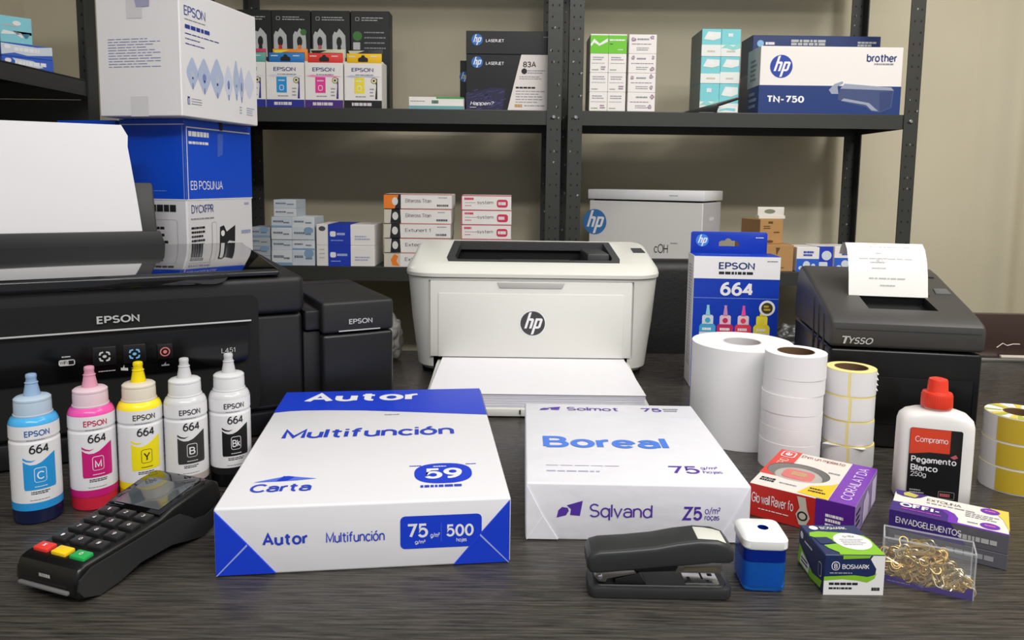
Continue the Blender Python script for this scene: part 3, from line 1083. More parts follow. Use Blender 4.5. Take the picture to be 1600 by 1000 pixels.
def ink_bottle(label, x, y, rz, ink, tint, capm, nozm, panel, letter, brand, band, letm, hi=False):
    t = thing('ink_bottle', label, 'ink bottle', (x, y, 0), rz, 'ink bottles lined up before the black printer')
    k = BODYP
    mats = [ink] * 3 + [tint] * (len(k) - 1 - 3)
    MB().lathe(k, ink, 48, mats=mats).build('bottle_body', t)
    MB().lathe(CAPP, capm, 40).build('collar_cap', t)
    MB().lathe(NOZP, nozm, 28).build('nozzle', t)
    rf = smooth_r(BODYP)
    # wrap-round label: white sleeve over the lower body and the ring above the groove
    A = R(128)
    rfl = lambda z: rf(z) + 0.0003
    mb = MB()
    lw = mat('bottle label white', (226, 225, 228), 0.35)
    for z0, z1, m in ((0.0135, 0.0205, band), (0.0205, 0.0742, lw), (0.0742, 0.0764, lw), (0.0764, 0.0788, lw), (0.0788, 0.0905, lw)):
        c = Cyl(rfl, -A, A, z0, z1)
        mb.rect(c, 0, 0, 1, 1, m, 0.0)
    c = Cyl(rfl, -R(60), R(60), 0.0, 0.1)
    mb.text(c, 'EPSON', 0.26, 0.808, 0.735, 0.872, brand, 0.028, 0.00025)
    mb.lines(c, 0.29, 0.775, 0.73, 0.786, 1, GREYI, 0.0002, seed=3)
    mb.text(c, '664', 0.33, 0.655, 0.69, 0.735, INK, 0.03, 0.00025)
    lo = [(0.20, 0.345), (0.215, 0.325), (0.81, 0.325), (0.825, 0.345), (0.825, 0.645)]
    wave = [(0.74, 0.628), (0.64, 0.60), (0.54, 0.572), (0.44, 0.556), (0.34, 0.556), (0.26, 0.57), (0.20, 0.59)]
    mb.poly(c, lo + wave, panel, 0.0002)
    mb.poly(c, [(0.20, 0.605), (0.27, 0.588), (0.36, 0.582), (0.45, 0.60), (0.36, 0.594), (0.28, 0.603), (0.20, 0.625)], panel, 0.0002)
    mb.ring(c, 0.40, 0.39, 0.63, 0.525, 0.0022, 0.0005, letm, panel, 0.0003)
    mb.text(c, letter, 0.45 if len(letter) == 1 else 0.43, 0.418, 0.58 if len(letter) == 1 else 0.605, 0.492, letm, 0.02, 0.00055)
    mb.lines(c, 0.40, 0.345, 0.64, 0.358, 1, letm, 0.0004, seed=5)
    mb.lines(c, 0.33, 0.28, 0.70, 0.312, 2, INK, 0.0002, seed=len(letter) + int(x * 100), fill=0.55)
    mb.lines(c, 0.30, 0.225, 0.70, 0.235, 1, INK, 0.0002, seed=11, fill=0.4)
    for (u0, u1, sd) in ((-0.50, -0.2, 21),):
        mb.lines(c, u0, 0.3, u1, 0.7, 16, GREYI, 0.0002, seed=sd, fill=0.4)
    mb.build('bottle_label', t)
    return t


def clearp(name, rgb, a=1.0, tr=0.12, rough=0.3):
    return mat(name, rgb, rough, trans=tr, ior=1.3)


FROST = clearp('frosted white plastic', (226, 226, 228))
ink_bottle('ink bottle with pale blue cap and a cyan square lettered C', -0.4319, 0.6591, R(40), P('navy ink bottle base', (18, 26, 62), 0.2), mat('cyan ink bottle plastic', (70, 170, 228), 0.2),
           clearp('frosted pale blue plastic', (186, 204, 222)), clearp('pale blue nozzle plastic', (150, 178, 212)), CYAN, 'C', P('brand blue', (36, 88, 168)), CYAN, WHITE)
ink_bottle('ink bottle with pink cap and a magenta square lettered M', -0.3960, 0.6882, R(39), P('red ink bottle base', (205, 40, 62), 0.2), mat('pink ink bottle plastic', (232, 84, 168), 0.2),
           clearp('frosted pink plastic', (230, 204, 214)), clearp('pink nozzle plastic', (222, 156, 180)), MAG, 'M', P('brand crimson', (188, 26, 70)), MAG, WHITE)
ink_bottle('ink bottle with bright yellow nozzle and a yellow square lettered Y', -0.3598, 0.7075, R(38), P('yellow ink bottle base', (214, 190, 20), 0.2), mat('yellow ink bottle plastic', (246, 226, 40), 0.2),
           clearp('frosted cream plastic', (228, 218, 200)), clearp('yellow nozzle plastic', (244, 218, 24), tr=0.15), YEL, 'Y', P('brand olive black', (58, 52, 20)), YEL, INK)
ink_bottle('ink bottle with clear nozzle, dark grey square and a grey band at its foot', -0.3229, 0.7247, R(36), P('grey ink bottle base', (52, 52, 54), 0.2), mat('clear ink bottle plastic', (206, 206, 208), 0.2),
           FROST, clearp('clear nozzle plastic', (206, 206, 208)), P('dark grey print', (52, 50, 50)), 'B', INK, P('taupe band', (176, 164, 160)), WHITE)
ink_bottle('ink bottle with clear nozzle and a black foot, its black square lettered Bk', -0.2875, 0.7471, R(34), P('black ink bottle base', (12, 12, 13), 0.2), mat('clear ink bottle plastic', (206, 206, 208), 0.2),
           FROST, clearp('clear nozzle plastic', (206, 206, 208)), BLACK, 'Bk', INK, BLACK, WHITE)

# ================================================================== card payment terminal
t = thing('card_terminal', 'black card payment terminal with a keypad and glossy screen', 'card terminal', (-0.340, 0.522, 0), R(-20))
TB = mat('terminal black plastic', (15, 15, 16), 0.28)
TG = mat('terminal charcoal plastic', (46, 46, 47), 0.36)
prof = [(0.004, 0.004), (0.0, 0.009), (0.0, 0.021), (0.003, 0.0272), (0.008, 0.0292), (0.05, 0.0322), (0.078, 0.0345), (0.090, 0.0385), (0.12, 0.0435), (0.136, 0.0445), (0.142, 0.041), (0.145, 0.030), (0.142, 0.014), (0.132, 0.004), (0.120, 0.0), (0.104, 0.0035), (0.086, 0.0075), (0.055, 0.0075), (0.036, 0.002), (0.018, 0.0)]


def side_prof(mb, prof, hw0, hw1, m, bev, L=0.145):
    b = bmesh.new()
    va = [b.verts.new((-(hw0 + (hw1 - hw0) * y / L), y, z)) for y, z in prof]
    vb = [b.verts.new((hw0 + (hw1 - hw0) * y / L, y, z)) for y, z in prof]
    b.faces.new(va)
    b.faces.new(vb[::-1])
    n = len(prof)
    for i in range(n):
        j = (i + 1) % n
        b.faces.new((va[j], va[i], vb[i], vb[j]))
    bmesh.ops.recalc_face_normals(b, faces=b.faces[:])
    es = [e for e in b.edges if abs(e.verts[0].co.x - e.verts[1].co.x) < 0.01]
    bmesh.ops.bevel(b, geom=es, offset=bev, segments=3, affect='EDGES', profile=0.5, clamp_overlap=True)
    return mb.bm(b, m)


mb = side_prof(MB(), prof, 0.0305, 0.0345, TB, 0.003)
mb.build('body', t)
# charcoal bumpers along both flanks
bump = [(0.005, 0.006), (0.001, 0.012), (0.002, 0.020), (0.012, 0.0255), (0.06, 0.0285), (0.085, 0.031), (0.096, 0.031), (0.103, 0.0265), (0.112, 0.020), (0.124, 0.018), (0.143, 0.024), (0.141, 0.012), (0.131, 0.0035), (0.120, 0.0005), (0.104, 0.004), (0.086, 0.0085), (0.055, 0.0085), (0.036, 0.003), (0.018, 0.001)]
for s_ in (-1, 1):
    b = MB()
    bb = bmesh.new()
    hw = lambda y: 0.0305 + 0.004 * y / 0.145
    va = [bb.verts.new((s_ * (hw(y) - 0.001), y, z)) for y, z in bump]
    vb = [bb.verts.new((s_ * (hw(y) + 0.0012), y, z)) for y, z in bump]
    bb.faces.new(va)
    bb.faces.new(vb)
    for i in range(len(bump)):
        j = (i + 1) % len(bump)
        bb.faces.new((va[i], va[j], vb[j], vb[i]))
    bmesh.ops.recalc_face_normals(bb, faces=bb.faces[:])
    b.bm(bb, TG)
    b.build('side_bumper', t)
# tilted deck frames
ak = math.atan2(0.0345 - 0.0292, 0.07)
kd = Fr((0, 0.008, 0.0292), (1, 0, 0), (0, math.cos(ak), math.sin(ak)), 1, 1)


def key(name, u, v, w_, h_, m, ch=None, cm=WHITE, lift=0.0026, parent=t):
    mb = MB()
    pts = [(u - w_ / 2, v - h_ / 2), (u + w_ / 2, v - h_ / 2), (u + w_ / 2, v + h_ / 2), (u - w_ / 2, v + h_ / 2)]
    mb.prism(pts, kd.p(0, 0, lift), kd.U, kd.V, lift + 0.001, m, 0.0009, 2)
    if ch:
        mb.text(kd, ch, u - 0.0013 * len(ch), v - 0.0016, u + 0.0013 * len(ch), v + 0.0018, cm, 0.02, lift + 0.00025)
    return mb.build(name, parent)


KEYM = mat('keypad dark plastic', (38, 38, 40), 0.35)
digits = [['*', '0', '#'], ['7', '8', '9'], ['4', '5', '6'], ['1', '2', '3']]
for c_, (m, ch) in enumerate(((mat('red key', (226, 60, 52), 0.4), 'x'), (mat('yellow key', (246, 204, 24), 0.4), None), (mat('green key', (38, 168, 82), 0.4), 'o'))):
    key('enter_key' if c_ == 2 else 'cancel_key' if c_ == 0 else 'clear_key', -0.0185 + c_ * 0.0185, 0.0072, 0.0145, 0.0092, m, ch, WHITE)
for r_ in range(4):
    for c_ in range(3):
        key('number_key', -0.0185 + c_ * 0.0185, 0.0225 + r_ * 0.0142, 0.0142, 0.0095, KEYM, digits[r_][c_])
a2 = math.atan2(0.0445 - 0.0345, 0.058)
sd = Fr((0, 0.078, 0.0346), (1, 0, 0), (0, math.cos(a2), math.sin(a2)), 1, 1)
mb = MB().prism([(-0.029, 0.001), (0.029, 0.001), (0.0305, 0.052), (0.026, 0.057), (-0.026, 0.057), (-0.0305, 0.052)], sd.p(0, 0, 0.0022), sd.U, sd.V, 0.003, PLGLOSS, 0.0008)
sc = mb.build('screen_bezel', t)
mb = MB().rect(sd, -0.024, 0.006, 0.024, 0.044, mat('screen glass', (70, 76, 82), 0.05, coat=1.0), 0.0026)
mb.lines(sd, -0.022, 0.0035, -0.012, 0.0048, 1, GREYI, 0.0026, seed=2)
mb.build('screen', sc)
fr = Fr((0, -0.0001, 0), (1, 0, 0), (0, 0, 1), 1, 1)
mb = MB().box(-0.026, -0.0006, 0.0125, 0.021, 0.004, 0.0145, VOID, 0.0003)
mb.build('card_slot', t)
MB().box(-0.027, -0.0022, 0.0085, 0.0235, 0.003, 0.0115, mat('card slot lip grey', (112, 112, 112), 0.3), 0.0012).build('card_slot_lip', t)
mb = MB().lines(fr, -0.006, 0.0178, 0.006, 0.0208, 1, SILVER, 0.0004, seed=4, fill=0.9)
mb.build('lettering', t)

# ================================================================== stapler
t = thing('stapler', 'dark grey desk stapler with an ivory thumb inset on its long arm', 'stapler', (0.115, 0.548, 0), R(-0.5))
SG = mat('stapler dark grey plastic', (46, 47, 48), 0.36)
SB = mat('stapler black plastic', (20, 20, 21), 0.4)
hwb = 0.0155
pts = []
for cx, cy, a0, rr in ((0.0545 - 0.008, -hwb + 0.008, -90, 0.008), (0.0545 - 0.008, hwb - 0.008, 0, 0.008), (-0.054 + 0.006, hwb - 0.006, 90, 0.006), (-0.054 + 0.006, -hwb + 0.006, 180, 0.006)):
    pts += [(cx + rr * math.cos(R(a0 + i * 22.5)), cy + rr * math.sin(R(a0 + i * 22.5))) for i in range(5)]
mb = MB().prism(pts, (0, 0, 0.0088), (1, 0, 0), (0, 1, 0), 0.0085, SG, 0.0014, 2, angle=40)
mb.prism([(x * 0.93, y * 0.8) for x, y in pts], (0, 0, 0.0095), (1, 0, 0), (0, 1, 0), 0.002, SB, 0.0006, 1, angle=40)
mb.build('base', t)
arm = [(-0.0555, 0.0225), (-0.053, 0.0192), (-0.046, 0.0186), (-0.02, 0.0215), (0.01, 0.0248), (0.04, 0.0278), (0.0515, 0.0282), (0.0548, 0.0305), (0.0545, 0.0375), (0.0505, 0.0425), (0.042, 0.0455), (0.028, 0.0462), (0.012, 0.0440), (-0.005, 0.0405), (-0.025, 0.0382), (-0.046, 0.0365), (-0.0525, 0.0345), (-0.0555, 0.030)]
mb = MB().prism(arm, (0, -0.0145, 0), (1, 0, 0), (0, 0, 1), 0.029, SG, 0.0034, 3, angle=60)
a_ = mb.build('arm', t, sharp=45)
cut(a_, MB().prism([(0.027, 0.0535), (0.0495, 0.0535), (0.0495, 0.0425), (0.042, 0.0442), (0.027, 0.0453)], (0, -0.0105, 0), (1, 0, 0), (0, 0, 1), 0.021, SG))
mb = MB().prism([(0.0274, 0.0462), (0.036, 0.0457), (0.043, 0.0446), (0.0491, 0.0429), (0.0491, 0.0415), (0.042, 0.043), (0.0274, 0.0443)], (0, -0.0101, 0), (1, 0, 0), (0, 0, 1), 0.0202, mat('ivory plastic', (214, 214, 204), 0.35), 0.0005, angle=60)
mb.build('thumb_inset', t)
mb = MB().prism([(-0.046, 0.0115), (-0.05, 0.016), (-0.047, 0.0195), (-0.02, 0.0212), (-0.018, 0.0185), (-0.040, 0.014), (-0.041, 0.0115)], (0, -0.0118, 0), (1, 0, 0), (0, 0, 1), 0.0236, mat('nickel metal', (165, 162, 156), 0.3, metal=1.0), 0.0006)
br = mb.build('hinge_bracket', t)
c = MB().lathe([(0.0022, 0), (0.0019, 0.001), (0.001, 0.0015)], CHROME, 16)
c.v = [Vector((v.x - 0.0455, -0.0118 - v.z, v.y + 0.0158)) for v in c.v]
c.build('hinge_pin', br)
mb = MB().prism([(-0.034, 0.0095), (-0.010, 0.0095), (-0.012, 0.012), (-0.016, 0.0185), (-0.034, 0.0135)], (0, -0.0105, 0), (1, 0, 0), (0, 0, 1), 0.021, SB, 0.0006)
mb.build('spring_block', t)
mb = MB().prism([(-0.03, 0.0172), (0.012, 0.0192), (0.014, 0.0232), (-0.02, 0.0215)], (0, -0.009, 0), (1, 0, 0), (0, 0, 1), 0.018, SB, 0.0006)
mb.build('spring_arm', t)
mb = MB().prism([(0.012, 0.0178), (0.0455, 0.0178), (0.0468, 0.0195), (0.0468, 0.0262), (0.011, 0.0248)], (0, -0.0085, 0), (1, 0, 0), (0, 0, 1), 0.017, mat('nickel metal', (165, 162, 156), 0.3, metal=1.0), 0.0005)
mb.prism([(0.018, 0.0195), (0.043, 0.0195), (0.043, 0.0235), (0.018, 0.0225)], (0, -0.0089, 0), (1, 0, 0), (0, 0, 1), 0.0004, mat('dull brass grey', (140, 132, 112), 0.35, metal=0.8))
mb.build('staple_magazine', t)
mb = MB().box(0.0195, -0.009, 0.0092, 0.0455, 0.010, 0.0101, CHROME, 0.0004)
for x0, y0, x1, y1 in ((0.022, -0.007, 0.0245, 0.0), (0.036, -0.0065, 0.0385, -0.004), (0.039, 0.002, 0.0425, 0.0055), (0.033, -0.003, 0.0345, 0.008)):
    mb.box(x0, y0, 0.0098, x1, y1, 0.01025, VOID)
mb.build('anvil_plate', t)

# ================================================================== pencil sharpener
t = thing('pencil_sharpener', 'blue see-through pencil sharpener with a rounded white lid', 'pencil sharpener', (0.1975, 0.561, 0), R(-3))
SBLU = mat('clear blue plastic', (48, 150, 250), 0.04, trans=0.78, ior=1.25)
SBL2 = mat('deep blue plastic', (10, 50, 168), 0.15, trans=0.55, ior=1.3)
hw, hd = 0.0165, 0.0175
mb = MB()
n = 40
mb.loft([(0.0004, hw - 0.002, hd - 0.002, 6, 0, 0), (0.002, hw - 0.0005, hd - 0.0005, 6, 0, 0), (0.004, hw, hd, 6, 0, 0), (0.0245, hw, hd, 6, 0, 0)], SBLU, n, cap1=False)
inn = MB().loft([(0.003, hw - 0.0035, hd - 0.0035, 6, 0, 0), (0.005, hw - 0.002, hd - 0.002, 6, 0, 0), (0.0245, hw - 0.002, hd - 0.002, 6, 0, 0)], SBLU, n, cap1=False)
k = len(mb.v)
mb.raw(inn.v, [f[::-1] for f in inn.f], SBLU)
top_o, top_i = 3 * n, k + 2 * n
mb.raw([mb.v[top_o + i] for i in range(n)] + [mb.v[top_i + i] for i in range(n)], [(i, (i + 1) % n, n + (i + 1) % n, n + i) for i in range(n)], SBLU)
mb.build('shavings_container', t)
mb = MB().loft([(0.0247, hw, hd, 6, 0, 0), (0.0345, hw, hd, 6, 0, 0)], SBL2, n)
mb.build('blue_collar', t)
mb = MB().loft([(0.0346, hw + 0.0002, hd + 0.0002, 6, 0, 0), (0.036, hw + 0.001, hd + 0.001, 6, 0, 0), (0.0415, hw + 0.001, hd + 0.001, 6, 0, 0), (0.0435, hw - 0.0003, hd - 0.0003, 6, 0, 0), (0.0446, hw - 0.0025, hd - 0.0025, 5, 0, 0)], mat('white glossy plastic', (240, 240, 240), 0.25), n)
lid = mb.build('lid', t, sharp=50)
cut(lid, MB().lathe([(0.0042, 0.036), (0.0042, 0.05)], SBL2, 24, (0.0015, 0.0)))
mb = MB().lathe([(0.0065, 0.0246), (0.006, 0.021), (0.0035, 0.018), (0.003, 0.012)], mat('grey sharpener core', (120, 130, 140), 0.3, metal=0.5), 20, (0.001, 0.0))
mb.box(-0.003, -0.005, 0.013, 0.004, -0.003, 0.023, CHROME, 0.0005)
mb.build('sharpener_blade', t)

# ================================================================== small pin carton, navy and green
t = thing('pin_carton', 'small navy and lime green carton with a white oval on its top', 'carton', (0.264, 0.543, 0), R(0.3))
w, d, h = 0.046, 0.050, 0.032
CN = P('carton navy', (30, 44, 88), 0.35)
CG = P('carton lime', (132, 190, 40), 0.4)
CW = P('carton white', (232, 231, 230), 0.4)
mb, F = carton(w, d, h, CN, dict(bottom=BROWN))
T, Fn, L_ = F['top'], F['front'], F['left']
mb.poly(T, [(0.0, 0.60), (0.05, 0.72), (0.2, 0.76), (0.6, 0.72), (0.95, 0.62), (1, 0.5), (1, 0.0), (0.25, 0.0), (0.27, 0.07), (0.15, 0.2), (0.12, 0.3), (0.36, 0.35), (0.3, 0.5), (0.1, 0.52)], CG)
mb.poly(T, [(0.08, 0.33), (0.3, 0.36), (0.34, 0.46), (0.28, 0.56), (0.06, 0.55)], CN, 0.0004)
mb.poly(T, ell(0.66, 0.42, 0.31, 0.28), CW, 0.0005)
mb.lines(T, 0.46, 0.28, 0.86, 0.50, 4, GREYI, 0.0007, seed=2, fill=0.3)
mb.text(T, 'G-TEX', 0.56, 0.54, 0.76, 0.60, INK, 0.0, 0.0007)
mb.disc(T, 0.19, 0.88, 0.0035, WHITE)
mb.text(T, 'BOSMARK', 0.30, 0.82, 0.76, 0.92, WHITE, 0.01)
mb.poly(Fn, [(0.0, 0.0), (1, 0.0), (1, 0.985), (0.80, 0.985), (0.76, 0.9), (0.80, 0.80), (0.86, 0.66), (0.85, 0.52), (0.72, 0.42), (0.6, 0.41), (0.0, 0.44)], CW)
mb.poly(Fn, [(0.0, 0.36), (0.3, 0.40), (0.55, 0.37), (0.72, 0.32), (0.84, 0.42), (0.87, 0.56), (0.82, 0.50), (0.72, 0.46), (0.5, 0.50), (0.0, 0.46)], CG, 0.0005)
mb.poly(Fn, [(0.30, 0.90), (0.74, 0.93), (0.76, 0.99), (0.30, 0.99)], CG, 0.0005)
mb.ring(Fn, 0.115, 0.62, 0.25, 0.84, 0.0028, 0.0006, WHITE, CN, 0.0005)
mb.text(Fn, 'B', 0.155, 0.67, 0.21, 0.79, WHITE, 0.02, 0.0008)
mb.text(Fn, 'BOSMARK', 0.292, 0.655, 0.74, 0.78, WHITE, 0.02, 0.0005)
mb.lines(Fn, 0.09, 0.53, 0.58, 0.575, 1, SILVER, 0.0005, seed=3)
mb.lines(Fn, 0.087, 0.245, 0.58, 0.32, 1, INK, 0.0005, seed=5, fill=0.8)
mb.lines(Fn, 0.087, 0.14, 0.47, 0.20, 1, INK, 0.0005, seed=6, fill=0.8)
mb.lines(Fn, 0.80, 0.11, 0.95, 0.20, 1, INK, 0.0005, seed=8, fill=0.9)
mb.poly(L_, [(0.0, 0.05), (0.55, 0.02), (0.9, 0.08), (1.0, 0.5), (0.95, 0.3), (0.6, 0.2), (0.3, 0.4), (0.05, 0.55)], CG)
mb.poly(L_, [(0.1, 0.1), (0.45, 0.06), (0.48, 0.3), (0.15, 0.42)], CW, 0.0005)
mb.lines(L_, 0.15, 0.14, 0.42, 0.32, 2, INK, 0.0006, seed=4)
mb.disc(L_, 0.12, 0.82, 0.003, WHITE)
mb.lines(L_, 0.25, 0.7, 0.6, 0.8, 1, WHITE, seed=9)
mb.ring(L_, 0.80, 0.35, 0.92, 0.7, 0.0018, 0.0005, WHITE, CN)
mb.build('carton_body', t)

# ================================================================== clear box of gold paper clips
CLR = mat('clear plastic film', (235, 238, 242), 0.08, alpha=0.05)
EDGE = mat('clear plastic edge', (225, 228, 232), 0.15, alpha=0.3)
BX, BA = Vector((0.324, 0.55, 0)), R(-26)
t = thing('clip_box', 'small clear plastic box with a purple foot, full of gold paper clips', 'box', BX, BA)
w, d, h = 0.062, 0.023, 0.0365
mb = MB().box(-w / 2, 0, 0, w / 2, d, 0.0012, DPURP, 0.0003)
fr = Fr((-w / 2, 0, 0), (1, 0, 0), (0, 0, 1), w, h)
mb.box(-w / 2, d - 0.0006, 0.0012, w / 2, d - 0.0002, 0.009, WHITE)
mb.build('card_tray', t)
mb = MB()
mb.poly(fr, [(0.0, 0.0), (1, 0.0), (1, 0.26), (0.93, 0.24), (0.9, 0.13), (0.72, 0.10), (0.62, 0.13), (0.45, 0.05), (0.3, 0.12), (0.2, 0.15), (0, 0.17)], DPURP, 0.0002)
mb.lines(fr, 0.06, 0.045, 0.4, 0.075, 1, GREYI, 0.0004, seed=3)
mb.build('purple_label', t)
mb = MB()
for q in ((-w / 2, -0.0004, 0, w / 2, 0.0, h), (-w / 2, d, 0, w / 2, d + 0.0004, h), (-w / 2, 0, 0, -w / 2 + 0.0004, d, h), (w / 2 - 0.0004, 0, 0, w / 2, d, h)):
    mb.box(*q, CLR)
mb.build('clear_wall', t)
mb = MB()
e = 0.0005
for x in (-w / 2, w / 2):
    for y in (0, d):
        mb.box(x - e, y - e, 0, x + e, y + e, h, EDGE)
for y in (0, d):
    mb.box(-w / 2, y - e, h - e, w / 2, y + e, h + e, EDGE)
for x in (-w / 2, w / 2):
    mb.box(x - e, 0, h - e, x + e, d, h + e, EDGE)
mb.build('box_rim', t)
# clips
GOLD = mat('gold wire', (222, 190, 122), 0.3, metal=1.0)
PALE = mat('pale brass wire', (228, 216, 184), 0.3, metal=1.0)


def clip_mesh(m):
    pts = []

    def arc(cx, cy, r, a0, a1, n=7):
        for i in range(n + 1):
            a = R(a0 + (a1 - a0) * i / n)
            pts.append((cx + r * math.cos(a), cy + r * math.sin(a), 0))
    pts.append((-0.0012, -0.004, 0))
    arc(0.0008, 0.0065, 0.0020, 180, 0)
    arc(0.0003, -0.0062, 0.0025, 0, -180)
    arc(0.0006, 0.0072, 0.0028, 180, 0)
    pts.append((0.0034, -0.0035, 0))
    return MB().tube([(x * 1.2, y * 1.15, z) for x, y, z in pts], 0.00062, m, 6)


rnd = random.Random(12)
proto = []
for m in (GOLD, PALE):
    proto.append(clip_mesh(m).mesh('paper_clip'))
ca, sa = math.cos(BA), math.sin(BA)
count = 0
while count < 108:
    lx = rnd.uniform(-0.024, 0.0245)
    ly = rnd.uniform(0.0055, 0.0175)
    if count < 60:
        ly = rnd.uniform(0.0045, 0.008)
    hm = 0.030 * max(0.15, 1 - abs((lx + 0.004) / 0.030) ** 1.5)
    lz = 0.0035 + rnd.random() * (hm - 0.0035)
    if count < 60:
        lz = 0.004 + rnd.random() ** 0.8 * (hm - 0.004)
    o = bpy.data.objects.new('paper_clip', proto[0 if rnd.random() < (0.75 if lx < 0.008 else 0.3) else 1])
    COL.objects.link(o)
    o.location = (BX.x + lx * ca - ly * sa, BX.y + lx * sa + ly * ca, lz)
    tilt = rnd.uniform(-0.35, 0.35)
    up = rnd.uniform(0.9, 1.9)
    if lz < 0.009 or lz > 0.027:
        up = rnd.uniform(1.2, 1.5)
    o.rotation_euler = (Matrix.Rotation(BA + tilt, 4, 'Z') @ Matrix.Rotation(up, 4, 'X') @ Matrix.Rotation(rnd.uniform(0.9, 2.2) if lz < 0.009 or lz > 0.026 else rnd.uniform(0, 2 * PI), 4, 'Z')).to_euler()
    tag(o, 'gold wire paper clip in the heap inside the clear box', 'paper clip', 'gold paper clips heaped in the clear box')
    count += 1

# ================================================================== purple stationery cartons in film
OX, OA = Vector((0.370, 0.605, 0)), R(-32.4)
w, d = 0.088, 0.052
OG = mat('grey tinted film', (92, 91, 98), 0.22, coat=0.4)
OW = P('ivory print', (230, 226, 216), 0.4)
t = thing('stationery_carton', 'dull grey film wrapped carton under the purple and white one', 'carton', OX, OA)
mb, F = carton(w, d, 0.0135, OG)
mb.lines(F['front'], 0.06, 0.35, 0.55, 0.7, 1, P('faint grey print', (150, 150, 156)), seed=3, fill=0.7)
mb.lines(F['front'], 0.5, 0.3, 0.9, 0.75, 1, P('faint grey print', (150, 150, 156)), seed=5, fill=0.7)
mb.build('carton_body', t)
t = thing('stationery_carton', 'carton with purple and ivory top, lying on the dull grey film wrapped carton', 'carton', OX + Vector((0, 0, 0.0136)), OA)
h = 0.0165
mb, F = carton(w, d, h, OG, dict(top=OW, left=DPURP))
T, Fn = F['top'], F['front']
mb.rect(Fn, 0.0, 0.0, 0.66, 1.0, DPURP, 0.0002)
mb.poly(Fn, [(0.66, 0.05), (0.52, 1), (0.66, 1)], OG, 0.0004)
mb.text(Fn, 'ENVADGELEMENTOS', 0.06, 0.36, 0.62, 0.75, WHITE, 0.02, 0.0005)
mb.lines(Fn, 0.60, 0.3, 0.93, 0.6, 1, SILVER, 0.0005, seed=4, fill=0.8)
mb.poly(T, [(0.0, 0.0), (1.0, 0.0), (1.0, 0.04), (0.8, 0.05), (0.58, 0.07), (0.585, 0.25), (0.55, 0.42), (0.48, 0.52), (0.001, 0.43)], PURP, 0.0002)
mb.poly(T, [(0, 0), (0.5, 0.0), (0.5, 0.30), (0.44, 0.46), (0.0, 0.425)], DPURP, 0.0003)
mb.poly(T, [(0.02, 0.80), (0.0, 1.0), (0.30, 1.0), (0.24, 0.82), (0.19, 0.74), (0.08, 0.74)], DPURP, 0.0003)
mb.poly(T, [(0.09, 0.78), (0.19, 0.76), (0.22, 0.9), (0.12, 0.98), (0.08, 0.9)], P('olive yellow print', (190, 186, 90)), 0.0005)
mb.poly(T, [(0.845, 1.0), (1.0, 1.0), (1.0, 0.15), (0.95, 0.6)], P('soft yellow print', (226, 200, 84)), 0.0003)
mb.text(T, 'OFFI-', 0.075, 0.245, 0.42, 0.42, WHITE, 0.06, 0.0006)
mb.lines(T, 0.10, 0.13, 0.45, 0.20, 1, P('pink violet print', (176, 60, 170)), 0.0006, seed=5)
mb.text(T, 'EXTOLINA', 0.30, 0.74, 0.60, 0.86, INK, 0.0, 0.0005)
mb.lines(T, 0.30, 0.62, 0.75, 0.70, 1, GREYI, seed=4, fill=0.4)
mb.lines(T, 0.64, 0.40, 0.92, 0.62, 3, GREYI, seed=6, fill=0.35)
mb.lines(T, 0.66, 0.15, 0.76, 0.24, 1, GREYI, seed=7, fill=0.5)
for cv in (0.84, 0.2):
    mb.poly(T, ell(0.845, cv, 0.082, 0.12), PURP, 0.0004)
    mb.lines(T, 0.80, cv - 0.04, 0.89, cv + 0.04, 1, P('pink print pale', (226, 130, 150)), 0.0006, seed=2)
mb.build('carton_body', t)

# ================================================================== red and purple tape carton
t = thing('tape_carton', 'red and purple carton with a clear window showing a red tape roll', 'carton', (0.2643, 0.6534, 0), R(-35.1))
w, d, h = 0.0924, 0.1078, 0.0326
mb, F = carton(w, d, h, P('carton red', (190, 40, 34), 0.35), dict(top=P('carton ivory', (224, 218, 210), 0.4), right=P('carton violet grey', (150, 128, 176), 0.4)), 0.0008)
T, Fn, Rr = F['top'], F['front'], F['right']
VIO = P('carton violet', (118, 46, 172), 0.32)
CR = P('carton red top', (214, 66, 54), 0.4)
mb.rect(Fn, 0.645, 0.0, 1.0, 1.0, P('carton deep violet', (86, 34, 140), 0.35), 0.0002)
mb.text(Fn, 'Glo wall Raver fo', 0.03, 0.42, 0.44, 0.74, WHITE, 0.006, 0.0005)
mb.lines(Fn, 0.1, 0.26, 0.42, 0.31, 1, WHITE, 0.0005, seed=4, fill=0.5)
mb.poly(Fn, [(0.47, 0.92), (0.55, 0.92), (0.57, 0.6), (0.60, 0.36), (0.56, 0.1), (0.50, 0.12), (0.465, 0.4), (0.50, 0.6)], P('watch beige', (196, 186, 170)), 0.0004)
mb.disc(Fn, 0.53, 0.38, 0.0045, INK, 0.0006)
mb.disc(Fn, 0.53, 0.38, 0.0030, P('watch beige', (196, 186, 170)), 0.0008)
mb.lines(Fn, 0.74, 0.25, 0.90, 0.65, 3, WHITE, 0.0005, seed=2, fill=0.6)
mb.rect(T, 0.755, 0.0, 1.0, 1.0, VIO, 0.0002)
mb.rect(T, 0.0, 0.28, 0.23, 1.0, CR, 0.0002)
mb.poly(T, [(0.46, 0.02), (0.75, 0.0), (0.75, 0.42), (0.70, 0.34), (0.53, 0.22)], P('carton yellow', (236, 192, 36)), 0.0003)
mb.lines(T, 0.54, 0.08, 0.70, 0.2, 2, INK, 0.0005, seed=3)
mb.text(T, 'Ehm un mplasto', 0.25, 0.86, 0.70, 0.95, P('print wine', (150, 60, 60)), 0.0, 0.0005)
mb.lines(T, 0.06, 0.10, 0.22, 0.2, 2, INK, 0.0004, seed=8, fill=0.7)
